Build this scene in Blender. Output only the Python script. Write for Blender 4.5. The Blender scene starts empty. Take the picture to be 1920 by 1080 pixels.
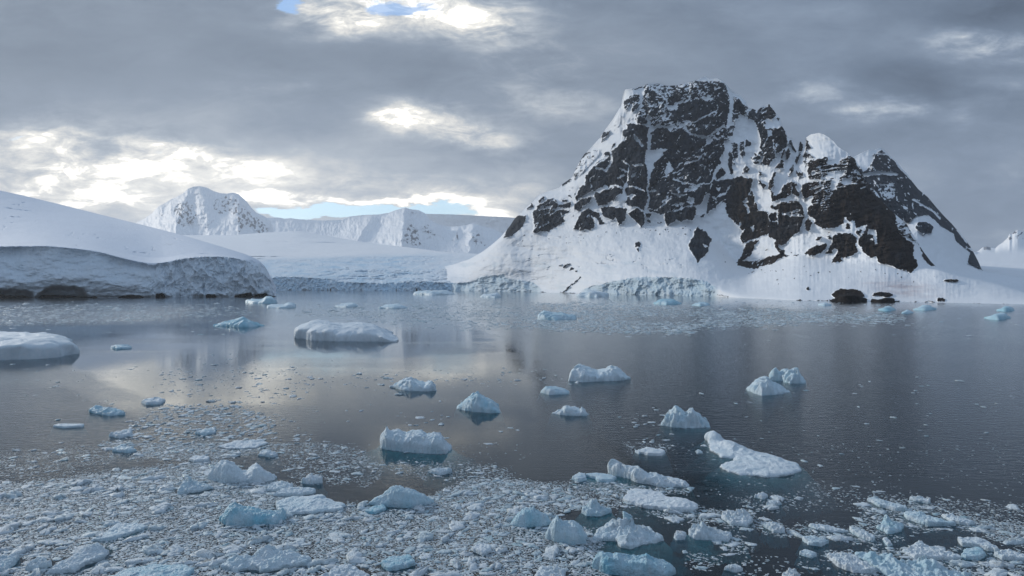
import bpy, math, random
import numpy as np
random.seed(7)
RNG = np.random.default_rng(11)
S = bpy.context.scene
COL = S.collection
H, F, HOR = 20.0, 1280.0, 534.0        # eye height (m), focal length and horizon row of the 1920 px wide photograph

# ------------------------------------------------------------------ noise
_p = np.random.default_rng(3).permutation(256).astype(np.int32)
PERM = np.concatenate([_p, _p, _p])
_g = np.random.default_rng(5).normal(size=(256, 3)); _g /= np.linalg.norm(_g, axis=1)[:, None]
GR = _g.astype(np.float32)
def perlin(x, y, z=0.0):
    x = np.asarray(x, np.float32); y = np.asarray(y, np.float32); z = np.asarray(z, np.float32)
    x, y, z = np.broadcast_arrays(x, y, z)
    xi = np.floor(x).astype(np.int32); yi = np.floor(y).astype(np.int32); zi = np.floor(z).astype(np.int32)
    xf = x-xi; yf = y-yi; zf = z-zi
    u = xf*xf*xf*(xf*(xf*6-15)+10); v = yf*yf*yf*(yf*(yf*6-15)+10); w = zf*zf*zf*(zf*(zf*6-15)+10)
    xi &= 255; yi &= 255; zi &= 255
    def c(a, b, d):
        h = PERM[PERM[PERM[(xi+a) & 255]+((yi+b) & 255)]+((zi+d) & 255)]
        g = GR[h]
        return g[..., 0]*(xf-a)+g[..., 1]*(yf-b)+g[..., 2]*(zf-d)
    def l(a, b, t): return a+(b-a)*t
    return l(l(l(c(0,0,0), c(1,0,0), u), l(c(0,1,0), c(1,1,0), u), v),
             l(l(c(0,0,1), c(1,0,1), u), l(c(0,1,1), c(1,1,1), u), v), w)*1.6
def fbm(x, y, z=0.0, o=5, g=0.5):
    s = 0; a = 1; n = 0; k = 1.0
    for i in range(o):
        s = s+a*perlin(np.asarray(x)*k+17.3*i, np.asarray(y)*k-9.1*i, np.asarray(z)*k+3.7*i); n += a; a *= g; k *= 2.03
    return s/n
def ridged(x, y, z=0.0, o=5, g=0.55):
    s = 0; a = 1; n = 0; k = 1.0
    for i in range(o):
        s = s+a*(1-np.abs(perlin(np.asarray(x)*k+5.3*i, np.asarray(y)*k+1.9*i, np.asarray(z)*k+7*i))*1.6); n += a; a *= g; k *= 2.07
    return s/n
def sstep(a, b, x):
    t = np.clip((x-a)/(b-a+1e-12), 0, 1); return t*t*(3-2*t)
def blur(a, r, axis=None):
    for ax in ((0, 1) if axis is None else (axis,)):
        k = np.exp(-0.5*(np.arange(-3*r, 3*r+1)/max(r, .01))**2); k /= k.sum()
        pad = [(0, 0), (0, 0)]; pad[ax] = (3*r, 3*r)
        b = np.pad(a, pad, mode='edge'); out = np.zeros_like(a)
        n = a.shape[ax]
        for i, w in enumerate(k):
            out += w*(b[i:i+n, :] if ax == 0 else b[:, i:i+n])
        a = out
    return a

# ------------------------------------------------------------------ helpers
def wd(py): return H*F/(np.asarray(py, float)-HOR)              # distance of the water seen at a row
def pl(pts): 
    a = np.array(pts, float); return lambda x: np.interp(x, a[:, 0], a[:, 1])
def pls(pts, w=10):
    a = np.array(pts, float); g = np.arange(a[0, 0]-60, a[-1, 0]+61, 1.0); v = np.interp(g, a[:, 0], a[:, 1])
    k = np.exp(-.5*(np.arange(-3*w, 3*w+1)/w)**2); k /= k.sum(); v = np.convolve(np.pad(v, 3*w, mode='edge'), k, 'valid')
    return lambda x: np.interp(x, g, v)
def link(o):
    COL.objects.link(o); return o
def tag(o, label=None, cat=None, group=None, kind=None):
    for k, v in (('label', label), ('category', cat), ('group', group), ('kind', kind)):
        if v: o[k] = v
    return o
def mesh_np(name, V, Q, mats, attrs=None, parent=None, mi=None, smooth=True, T=None):
    me = bpy.data.meshes.new(name)
    V = np.asarray(V, np.float32); Q = np.asarray(Q, np.int32).reshape(-1, 4)
    nt = 0 if T is None else len(T)
    me.vertices.add(len(V)); me.vertices.foreach_set('co', V.ravel())
    li = Q.ravel() if nt == 0 else np.concatenate([Q.ravel(), np.asarray(T, np.int32).ravel()])
    me.loops.add(len(li)); me.loops.foreach_set('vertex_index', li.astype(np.int32))
    n = len(Q)+nt
    me.polygons.add(n)
    st = np.concatenate([np.arange(len(Q))*4, len(Q)*4+np.arange(nt)*3]).astype(np.int32)
    me.polygons.foreach_set('loop_start', st)
    if mi is not None: me.polygons.foreach_set('material_index', np.asarray(mi, np.int32))
    me.polygons.foreach_set('use_smooth', np.full(n, smooth, bool))
    for k, a in (attrs or {}).items():
        at = me.attributes.new(k, 'FLOAT', 'POINT'); at.data.foreach_set('value', np.asarray(a, np.float32).ravel())
    me.update(calc_edges=True); me.validate()
    for m in (mats if isinstance(mats, (list, tuple)) else [mats]): me.materials.append(m)
    o = link(bpy.data.objects.new(name, me))
    if parent: o.parent = parent
    return o
def grid_quads(ny, nx):
    i = np.arange(ny*nx).reshape(ny, nx)
    return np.stack([i[:-1, :-1], i[:-1, 1:], i[1:, 1:], i[1:, :-1]], -1).reshape(-1, 4)
def compact(V, Q, attrs):
    u, inv = np.unique(Q, return_inverse=True)
    return V[u], inv.reshape(-1, 4), {k: np.asarray(a).ravel()[u] for k, a in attrs.items()}

# ------------------------------------------------------------------ node helper
class NT:
    def __init__(s, nt): s.t = nt; s.t.nodes.clear()
    def n(s, typ, ins=None, **kw):
        nd = s.t.nodes.new(typ)
        for k, v in kw.items(): setattr(nd, k, v)
        for k, v in (ins or {}).items():
            sk = nd.inputs[k]
            if hasattr(v, 'is_output'): s.t.links.new(v, sk)
            else: sk.default_value = v
        return nd
    def m(s, op, a, b=0.0, c=0.0, clamp=False): return s.n('ShaderNodeMath', {0: a, 1: b, 2: c}, operation=op, use_clamp=clamp).outputs[0]
    def v(s, op, a, b=(0, 0, 0)):
        nd = s.n('ShaderNodeVectorMath', {0: a, 1: b}, operation=op)
        return nd.outputs[1] if op in ('DOT_PRODUCT', 'LENGTH') else nd.outputs[0]
    def noise(s, vec, scale, detail=5.0, rough=0.55, dist=0.0):
        return s.n('ShaderNodeTexNoise', {'Vector': vec, 'Scale': scale, 'Detail': detail, 'Roughness': rough, 'Distortion': dist})
    def mix(s, f, a, b):
        nd = s.n('ShaderNodeMix', data_type='RGBA')
        for i, v in ((0, f), (6, a), (7, b)):
            if hasattr(v, 'is_output'): s.t.links.new(v, nd.inputs[i])
            else: nd.inputs[i].default_value = v if i == 0 else (*v, 1.0)
        return nd.outputs[2]
    def ramp(s, f, stops, interp='LINEAR'):
        nd = s.n('ShaderNodeValToRGB', {0: f}); cr = nd.color_ramp; cr.interpolation = interp
        while len(cr.elements) < len(stops): cr.elements.new(0.5)
        for e, (p, c) in zip(cr.elements, stops): e.position = p; e.color = (*c, 1) if len(c) == 3 else c
        return nd.outputs[0]
    def mrange(s, x, a, b, c=0.0, d=1.0, smooth=True):
        return s.n('ShaderNodeMapRange', {'Value': x, 'From Min': a, 'From Max': b, 'To Min': c, 'To Max': d},
                   interpolation_type='SMOOTHSTEP' if smooth else 'LINEAR').outputs[0]
    def attr(s, name): return s.n('ShaderNodeAttribute', attribute_name=name).outputs['Fac']
def material(name):
    m = bpy.data.materials.new(name); m.use_nodes = True; return m, NT(m.node_tree)

def mat_terrain(name, rock_a=(.009, .013, .020), rock_b=(.030, .038, .050), brown=(.027, .020, .016), scale=1.0, snow=(.84, .87, .90), ice=(.42, .58, .68)):
    m, t = material(name)
    geo = t.n('ShaderNodeNewGeometry'); P = geo.outputs['Position']
    rk = t.attr('rock'); br = t.attr('brown'); ic = t.attr('ice')
    n1 = t.noise(P, .02/scale, 8, .62).outputs[0]; n2 = t.noise(P, .16/scale, 6, .6).outputs[0]
    rc = t.mix(t.mrange(n1, .38, .66), rock_a, rock_b)
    rc = t.mix(br, rc, t.mix(t.mrange(n1, .4, .62), brown, tuple(c*.6 for c in brown)))
    sn = t.mix(t.mrange(n1, .35, .7), snow, tuple(c*.965 for c in snow))
    icn = t.m('MULTIPLY', ic, t.mrange(n2, .2, .75, .55, 1.0))
    sn = t.mix(icn, sn, t.mix(t.mrange(n1, .35, .65), ice, tuple(c*.75+.15 for c in ice)))
    f = t.mrange(t.m('ADD', rk, t.m('MULTIPLY', t.m('SUBTRACT', n2, .5), .25)), .42, .58)
    sn = t.mix(t.attr('stain'), sn, (.50, .43, .44))
    c = t.mix(f, sn, rc)
    bmp = t.n('ShaderNodeBump', {'Height': n2, 'Strength': t.m('MULTIPLY_ADD', f, .5, .12), 'Distance': 2.0*scale})
    b = t.n('ShaderNodeBsdfPrincipled', {'Base Color': c, 'Roughness': t.m('MULTIPLY_ADD', f, .15, .7), 'Normal': bmp.outputs[0], 'Specular IOR Level': t.m('MULTIPLY_ADD', f, -.26, .3)})
    o = t.n('ShaderNodeOutputMaterial', {'Surface': b.outputs[0]})
    return m
M_MTN = mat_terrain('mountain_snow_rock')
M_FAR = mat_terrain('distant_snow_hazed_rock', scale=3.0, rock_a=(.17, .18, .21), rock_b=(.26, .265, .29), snow=(.90, .92, .94))  # haze lightening put into the rock colour, far sunlight into the brighter snow
M_CAP = mat_terrain('ice_cap_snow', rock_a=(.010, .012, .015), rock_b=(.022, .024, .027), snow=(.76, .82, .90), ice=(.60, .70, .78))
M_GLA = mat_terrain('glacier_ice', scale=1.6, ice=(.35, .58, .76))

def mat_ice(name, white, blue, k=.5):
    m, t = material(name)
    geo = t.n('ShaderNodeNewGeometry'); P = geo.outputs['Position']
    bl = t.attr('blue')
    oi = t.n('ShaderNodeObjectInfo').outputs['Random']
    n1 = t.noise(P, .9, 6, .6).outputs[0]; n2 = t.noise(P, 5.0, 5, .65).outputs[0]
    f = t.m('ADD', bl, t.m('MULTIPLY', t.m('SUBTRACT', n1, .5), k), clamp=True)
    c = t.mix(f, white, blue)
    c = t.mix(t.mrange(n2, .52, .72, 0, .35), c, tuple(x*.72 for x in white))
    c = t.mix(t.attr('tone'), c, (.27, .30, .325))
    bmp = t.n('ShaderNodeBump', {'Height': t.m('ADD', n2, t.m('MULTIPLY', n1, .8)), 'Strength': .75, 'Distance': .28})
    b = t.n('ShaderNodeBsdfPrincipled', {'Base Color': c, 'Roughness': t.m('MULTIPLY_ADD', f, -.25, .62), 'Normal': bmp.outputs[0], 'IOR': 1.31})
    t.n('ShaderNodeOutputMaterial', {'Surface': b.outputs[0]})
    return m
M_BERG = mat_ice('berg_ice', (.76, .83, .88), (.27, .56, .69))
M_FOOT = mat_ice('submerged_ice', (.52, .84, .86), (.34, .70, .75))
M_BRASH = mat_ice('brash_ice_fragments', (.70, .78, .83), (.36, .54, .61), .7)

def mat_rock():
    m, t = material('shore_rock')
    P = t.n('ShaderNodeNewGeometry').outputs['Position']
    n1 = t.noise(P, .25, 8, .65).outputs[0]
    c = t.mix(t.mrange(n1, .35, .65), (.012, .011, .011), (.032, .028, .026))
    bmp = t.n('ShaderNodeBump', {'Height': n1, 'Strength': .8, 'Distance': 1.5})
    b = t.n('ShaderNodeBsdfPrincipled', {'Base Color': c, 'Roughness': .85, 'Normal': bmp.outputs[0], 'Specular IOR Level': .08})
    t.n('ShaderNodeOutputMaterial', {'Surface': b.outputs[0]})
    return m
M_ROCK = mat_rock()

# ------------------------------------------------------------------ camera
cam = bpy.data.cameras.new('camera'); co = link(bpy.data.objects.new('camera', cam))
cam.sensor_width = 36; cam.lens = 36*F/1920; cam.clip_start = .5; cam.clip_end = 60000
cam.shift_y = -(540-HOR)/1920
co.location = (0, 0, H); co.rotation_euler = (math.pi/2, 0, 0)
S.camera = co

# ------------------------------------------------------------------ light
SUN_AZ, SUN_EL = math.radians(-50), math.radians(21)           # from the left, slightly ahead
sd = bpy.data.lights.new('sun', 'SUN'); so = link(bpy.data.objects.new('sun', sd))
sd.energy = SUN_E = 2.1; sd.angle = math.radians(6); sd.color = (1.0, .95, .87)
dx, dy, dz = math.sin(SUN_AZ)*math.cos(SUN_EL), math.cos(SUN_AZ)*math.cos(SUN_EL), math.sin(SUN_EL)
from mathutils import Vector
so.rotation_euler = Vector((dx, dy, dz)).to_track_quat('Z', 'Y').to_euler()
so.location = (-300, 0, 300)

def world():
    w = bpy.data.worlds.new('World'); S.world = w; w.use_nodes = True
    t = NT(w.node_tree)
    sky = t.n('ShaderNodeTexSky', sky_type='NISHITA', sun_disc=False, sun_elevation=SUN_EL, sun_rotation=SUN_AZ, dust_density=.15, ozone_density=3.0)
    D = t.n('ShaderNodeTexCoord').outputs['Generated']
    sx = t.n('ShaderNodeSeparateXYZ', {0: D}); X, Y, Z = sx.outputs
    ya = t.m('MAXIMUM', t.m('ABSOLUTE', Y), .12)
    u = t.m('DIVIDE', X, ya); v = t.m('DIVIDE', Z, ya)
    front = t.mrange(Y, .05, .25)
    uv = t.n('ShaderNodeCombineXYZ', {0: u, 1: v, 2: 0.0}).outputs[0]
    # clouds flatten towards the horizon
    cp = t.n('ShaderNodeCombineXYZ', {0: u, 1: t.m('MULTIPLY', v, 2.6), 2: t.m('MULTIPLY', t.m('SIGN', Y), 3.0)}).outputs[0]
    wn = t.noise(cp, 3.2, 3, .5).outputs['Color']; wf = t.noise(cp, 11.0, 6, .62).outputs['Color']
    warp = t.v('ADD', t.v('MULTIPLY', t.v('SUBTRACT', wn, (.5, .5, .5)), (.13, .045, 0)), t.v('MULTIPLY', t.v('SUBTRACT', wf, (.5, .5, .5)), (.13, .05, 0)))
    q = t.v('ADD', uv, warp)
    n_big = t.noise(cp, 1.7, 6, .55, .3).outputs[0]
    n_mid = t.noise(t.v('ADD', cp, (3.1, 1.7, 5)), 5.5, 7, .6, .4).outputs[0]
    n_fin = t.noise(t.v('ADD', cp, (1.3, 4.2, 2)), 15.0, 8, .66, .5).outputs[0]
    def blobs(lst, start):
        acc = start
        for (px, py, rx, ry, a) in lst:
            c = ((px-960)/F, (HOR-py)/F, 0)
            d = t.v('MULTIPLY', t.v('SUBTRACT', q, c), (F/rx, F/ry, 0))
            g = t.m('POWER', .3679, t.v('DOT_PRODUCT', d, d))
            acc = t.m('MULTIPLY_ADD', g, a, acc)
        return acc
    base = t.m('ADD', t.m('MULTIPLY', t.m('SUBTRACT', n_big, .5), .38), t.m('ADD', t.m('MULTIPLY', t.m('SUBTRACT', n_mid, .5), .32), t.m('MULTIPLY', t.m('SUBTRACT', n_fin, .5), .20)))
    tex = t.m('ADD', t.m('MULTIPLY', n_mid, .8), t.m('MULTIPLY', n_fin, 1.2))
    low = t.m('MULTIPLY', t.mrange(v, .34, .10), t.mrange(u, .24, -.18, .2, 1.0))
    L = t.m('ADD', t.m('ADD', base, t.m('MULTIPLY_ADD', low, .27, t.mrange(u, .1, .6, .335, .30))), t.m('MULTIPLY', blobs(SKY_BLOBS, 0.0), t.mrange(tex, .62, 1.36, .22, 1.25)))
    Lb = t.m('ADD', base, t.mrange(Z, -.05, .8, .25, .52))
    up = t.mrange(v, .46, .9)                               # overhead, above the picture
    L = t.m('ADD', L, t.m('MULTIPLY', up, .17))
    Lm = t.n('ShaderNodeMix', {0: front, 2: Lb, 3: L}, data_type='FLOAT').outputs[0]
    col = t.ramp(Lm, [(0.0, (.075, .10, .14)), (.22, (.135, .175, .235)), (.40, (.225, .275, .35)), (.56, (.40, .445, .50)), (.72, (.67, .67, .655)), (.87, (.94, .915, .85)), (1.0, (1.7, 1.6, 1.42))])
    tint = t.mrange(u, .05, .5)
    col = t.mix(t.mrange(Z, .32, .6, 0, .9), col, t.n('ShaderNodeVectorMath', {0: col, 1: (.80, .95, 1.14)}, operation='MULTIPLY').outputs[0])
    col = t.mix(t.m('MULTIPLY', tint, t.m('MULTIPLY', front, .6)), col, t.n('ShaderNodeVectorMath', {0: col, 1: (.90, .97, 1.06)}, operation='MULTIPLY').outputs[0])
    hole = t.m('MULTIPLY', blobs(SKY_HOLES, 0.0), front)
    hole = t.mrange(t.m('ADD', hole, t.m('MULTIPLY', t.m('SUBTRACT', n_mid, .5), 1.1)), .42, .80)
    b1 = t.n('ShaderNodeBackground', {'Color': sky.outputs[0], 'Strength': .15})
    b2 = t.n('ShaderNodeBackground', {'Color': col, 'Strength': 1.0})
    ms = t.n('ShaderNodeMixShader', {0: t.m('MULTIPLY', hole, .85), 1: b2.outputs[0], 2: b1.outputs[0]})
    t.n('ShaderNodeOutputWorld', {'Surface': ms.outputs[0]})
    w.cycles.sampling_method = 'MANUAL'; w.cycles.sample_map_resolution = 1024
# (column, row, half width, half height, brightness) in the photograph's angles: where the cloud deck thins or thickens
SKY_BLOBS = [
 (640, 28, 90, 34, .62), (760, 10, 120, 28, .45), (840, 40, 130, 38, .42), (930, 25, 90, 40, .28), (960, 90, 120, 40, .12),
 (740, 215, 50, 22, .40), (800, 225, 90, 24, .38), (880, 250, 90, 16, .36), (940, 265, 60, 12, .22),
 (60, 262, 160, 24, .34), (170, 310, 190, 50, .36), (40, 345, 150, 70, .34), (330, 305, 150, 30, .28), (330, 285, 60, 14, .25), (470, 312, 100, 24, .34), (200, 385, 170, 34, .40),
 (370, 318, 60, 16, -.26), (130, 280, 70, 9, -.16), (60, 310, 60, 10, -.14), (230, 345, 90, 9, -.12), (400, 345, 160, 16, .06),
 (560, 372, 190, 8, .46), (720, 376, 160, 8, .48), (860, 372, 100, 14, .42), (930, 408, 60, 26, .60), (1000, 360, 60, 50, .20),
 (700, 315, 320, 30, .04), (620, 345, 260, 16, .22), (1060, 190, 90, 26, .24), (980, 160, 70, 26, .10), (1060, 130, 60, 20, .08),
 (480, 150, 80, 22, .10), (150, 130, 320, 90, -.06), (480, 80, 160, 60, -.10), (700, 110, 300, 40, -.08), (560, 230, 200, 40, -.03), (900, 310, 160, 22, -.05),
 (1645, 207, 75, 18, .36), (1525, 172, 60, 22, .22), (1790, 205, 45, 22, .22), (1720, 150, 95, 55, -.26), (1850, 30, 160, 40, -.10), (1880, 78, 120, 28, .44), (1760, 110, 60, 16, .10),
 (1880, 12, 120, 34, -.20), (1650, 20, 120, 30, .04), (1500, 80, 200, 60, .0), (1900, 160, 70, 26, .12), (1850, 320, 240, 70, .04), (1880, 440, 140, 30, .14), (1420, 120, 120, 50, -.03), (1150, 60, 200, 60, -.02)]
SKY_HOLES = [(545, 8, 40, 22, 1.0), (720, 14, 50, 18, .95), (800, 10, 40, 12, .6), (560, 393, 110, 12, 1.1), (720, 396, 120, 14, 1.1), (850, 394, 60, 12, 1.1), (660, 400, 120, 12, .6), (25, 255, 40, 10, .5), (265, 287, 45, 9, .45), (780, 262, 60, 9, .3)]
world()
S.view_settings.view_transform = 'Standard'; S.view_settings.look = 'None'; S.view_settings.gamma = 1.0; S.view_settings.exposure = 0.12
S.view_settings.use_curve_mapping = False
c = S.cycles; c.use_denoising = True; c.max_bounces = 8; c.transparent_max_bounces = 10; c.volume_bounces = 1; c.sample_clamp_indirect = 6.0
# ------------------------------------------------------------------ rock and snow traced on the massif
class Mask:
    def __init__(s, x0, y0, x1, y1, base=0.0):
        s.x0, s.y0 = x0, y0; s.w, s.h = x1-x0, y1-y0
        s.a = np.full((s.h, s.w), base, np.float32)
    def _pix(s, P, pad=0):
        a = max(int(P[:, 0].min()-s.x0)-pad, 0); b = min(int(P[:, 0].max()-s.x0)+2+pad, s.w)
        c = max(int(P[:, 1].min()-s.y0)-pad, 0); d = min(int(P[:, 1].max()-s.y0)+2+pad, s.h)
        yy, xx = np.mgrid[c:d, a:b]
        return xx+s.x0+.5, yy+s.y0+.5, slice(c, d), slice(a, b)
    def poly(s, pts, v):
        P = np.array(pts, float).reshape(-1, 2); X, Y, r, q = s._pix(P)
        ins = np.zeros(X.shape, bool)
        for (x1, y1), (x2, y2) in zip(P, np.roll(P, -1, 0)):
            if y1 == y2: continue
            ins ^= ((y1 > Y) != (y2 > Y)) & (X < (x2-x1)*(Y-y1)/(y2-y1)+x1)
        s.a[r, q][ins] = v
    def line(s, pts, w, v):
        P = np.array(pts, float).reshape(-1, 2); X, Y, r, q = s._pix(P, int(w)+2)
        dm = np.full(X.shape, 1e9)
        for (x1, y1), (x2, y2) in zip(P[:-1], P[1:]):
            l2 = (x2-x1)**2+(y2-y1)**2+1e-9
            t = np.clip(((X-x1)*(x2-x1)+(Y-y1)*(y2-y1))/l2, 0, 1)
            dm = np.minimum(dm, np.hypot(X-x1-t*(x2-x1), Y-y1-t*(y2-y1)))
        s.a[r, q][dm < w/2] = v
    def crop(s, ox, oy, k, items):
        for it in items:
            P = np.array([float(z) for z in it[-1].replace(',', ' ').split()]).reshape(-1, 2)/k+(ox, oy)
            if len(it) == 3: s.line(P, max(it[1]/k, 1.6), it[0])
            else: s.poly(P, it[0])
    def at(s, x, y):
        fx = np.clip(x-s.x0-.5, 0, s.w-1.001); fy = np.clip(y-s.y0-.5, 0, s.h-1.001)
        i = fx.astype(int); j = fy.astype(int); u = fx-i; v = fy-j; a = s.a
        return (a[j, i]*(1-u)+a[j, i+1]*u)*(1-v)+(a[j+1, i]*(1-u)+a[j+1, i+1]*u)*v
K = 6.75
MM = Mask(680, 120, 1980, 600)
MM.crop(1100, 130, K, [
 (.60, '560,250 740,190 900,180 1350,180 1350,700 1000,720 800,700 600,640 480,520 480,300'),
 (.30, '480,270 740,230 700,420 620,620 480,700 380,760 300,720 470,420'),
 (.8, '480,400 560,340 660,290 660,400 560,440 500,540 470,480'), (.8, '590,430 680,440 600,550 575,520'),
 (.85, '740,250 860,280 890,400 820,400 790,330'), (.85, '720,480 790,480 790,560 760,590 720,520'),
 (.9, '800,560 850,515 890,550 870,580 800,620'), (.8, '870,380 960,390 940,420 880,400'),
 (.85, '1030,380 1130,320 1210,330 1170,380 1090,460 1030,440'), (.75, '880,500 960,450 990,460 930,530 880,530'),
 (.8, '980,540 1000,470 1030,510'), (.85, '610,620 720,600 770,640 770,690 640,690'),
 (.88, '500,690 600,690 700,700 790,740 780,1000 740,1080 160,1080 300,1040 400,960 480,880 440,780 500,760'),
 (.7, '180,830 220,780 290,780 280,830 180,930'), (.85, '300,1000 360,930 370,960'),
 (.87, '820,800 900,740 1000,740 1060,800 1100,740 1250,740 1340,830 1350,1080 800,1080 810,950'),
 (.2, '760,1020 900,1000 1010,1000 960,1040 800,1060'), (.15, '600,820 640,850 720,970 690,990 620,900'), (.2, '450,880 520,850 500,900 440,920'),
 (.84, '1040,600 1100,500 1180,430 1260,380 1350,370 1350,660 1200,660 1130,670'),
 (.72, '1240,260 1350,250 1350,320 1250,310'), (.5, '820,620 900,590 1000,560 1040,600 960,620 900,640'),
 (.6, '840,690 940,670 960,690 850,720'), (.5, '1030,680 1150,660 1260,720 1100,740'),
 (.02, 40, '790,600 800,740 800,900 790,1030'), (.08, 30, '1000,450 1080,490 1200,400 1260,330'), (.1, 22, '1160,680 1250,740 1340,830')])
MM.crop(1280, 130, K, [
 (.56, '0,150 240,140 480,140 640,330 830,480 830,620 640,900 0,900'),
 (.93, '0,430 120,400 260,360 330,400 420,390 520,420 580,480 570,680 530,700 470,560 400,530 270,600 160,660 20,660'),
 (.80, '170,660 270,610 420,540 530,560 560,690 480,710 380,790 310,850 170,830 130,760'),
 (.75, '240,220 290,210 330,320 270,290'), (.72, '300,150 380,180 400,260 480,330 560,400 560,460 400,380 330,330'),
 (.9, '420,250 500,260 560,350 590,420 550,440 480,340'), (.85, '470,150 520,200 540,260 480,230'),
 (.72, '20,270 100,260 110,300 40,320'), (.7, '110,320 200,290 260,330 200,350 130,360'),
 (.15, '280,340 360,330 340,390 300,390'), (.1, 22, '20,665 160,662 270,605 400,532'),
 (.05, '580,260 640,260 640,420 620,560 650,700 560,720 580,640 590,480 600,400'),
 (.93, '650,440 700,370 760,400 790,510 740,550 700,510 650,500'), (.85, '640,580 700,560 710,610 650,660'),
 (.8, '660,700 720,650 760,740 690,760'), (.8, '470,770 540,740 550,800 480,830'),
 (.9, '0,770 100,820 230,850 300,880 300,950 200,1040 180,1080 0,1080'), (.05, 24, '0,690 60,780 120,830 310,860'),
 (.1, 26, '300,900 400,800 530,710'), (.78, '210,1030 330,950 420,880 500,870 530,930 510,1080 210,1080'),
 (.12, '730,560 900,650 990,850 980,1000 960,1080 530,1080 520,1000 640,850 640,760'),
 (.85, '840,520 900,490 940,560 960,500 1060,470 1100,440 1140,500 1190,570 1120,640 1060,620 1040,750 1010,900 990,960 950,740 900,660 820,620'),
 (.25, '1060,650 1200,620 1230,700 1150,760 1060,840 1030,760'),
 (.88, '1150,760 1260,720 1320,850 1330,950 1270,1010 1200,960 1160,1080 980,1080 1000,960 1060,870 1140,870'),
 (.85, '1190,620 1230,590 1230,660'), (.85, '790,900 860,910 860,980 800,980'),
 (.6, '630,930 700,920 700,1050 640,1060'), (.8, '730,920 760,930 760,970')])
MM.crop(1000, 280, K, [
 (.42, '570,150 660,20 780,0 900,0 820,100 700,210 600,330 520,400 490,350 500,280'),
 (.9, '0,800 70,700 250,600 310,670 330,710 470,660 460,770 380,850 400,910 270,1000 180,1070 170,1030 0,1060'),
 (.85, '60,640 130,590 160,600 70,680'), (.9, '360,430 470,360 480,390 360,470'), (.8, '370,630 430,630 430,660 360,660'),
 (.85, '440,590 460,560 480,620'), (.85, '500,560 530,540 530,590'), (.7, '575,150 650,20 670,40 640,110 580,180'), (.7, '500,270 545,210 545,240 510,285'),
 (.95, '650,350 700,290 830,150 930,100 960,40 1000,0 1350,0 1350,220 1210,220 1190,290 1190,380 1150,480 1050,440 950,480 880,470 780,530 740,510 640,590 550,650 520,610 560,560 600,470 660,460'),
 (.97, '780,540 850,560 900,510 1020,490 1050,450 1140,500 1130,560 1040,590 1030,640 960,670 830,720 760,600'),
 (.97, '520,690 580,650 640,620 740,600 700,680 640,720 580,780 520,770'),
 (.92, '600,790 700,750 760,770 800,800 850,860 910,940 860,960 800,880 720,840 780,930 780,990 730,1020 670,1010 600,1040 500,1010 560,880 590,830'),
 (.97, '840,740 950,710 1060,740 1180,740 1180,800 1150,900 1090,960 1050,870 990,900 960,870 900,870 860,830'),
 (.95, '1170,490 1350,510 1350,740 1290,730 1200,700 1160,670 1190,610 1290,570 1260,550 1190,590 1170,550'),
 (.93, '1200,270 1280,240 1350,210 1350,480 1200,480 1190,420'),
 (.97, '1190,790 1350,760 1350,960 1250,850 1200,820'),
 (.05, 26, '800,240 930,270 990,150 965,0'), (.1, 34, '690,260 830,110'), (.05, 14, '790,210 900,130'), (.05, '1050,350 1150,310 1160,340 1060,365'),
 (.05, 14, '1120,140 1210,210'), (.05, 16, '1100,230 1180,290'), (.05, 16, '100,740 240,640 300,560'), (.05, 20, '70,770 230,720 200,790 160,830'), (.05, 24, '260,770 320,740 440,765'), (.05, 16, '340,800 400,870'),
 (.05, 14, '120,960 190,920'), (.02, '800,540 900,440 950,480 1040,470 1000,500 900,510 850,555'), (.02, 18, '1040,440 1120,490')])
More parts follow.
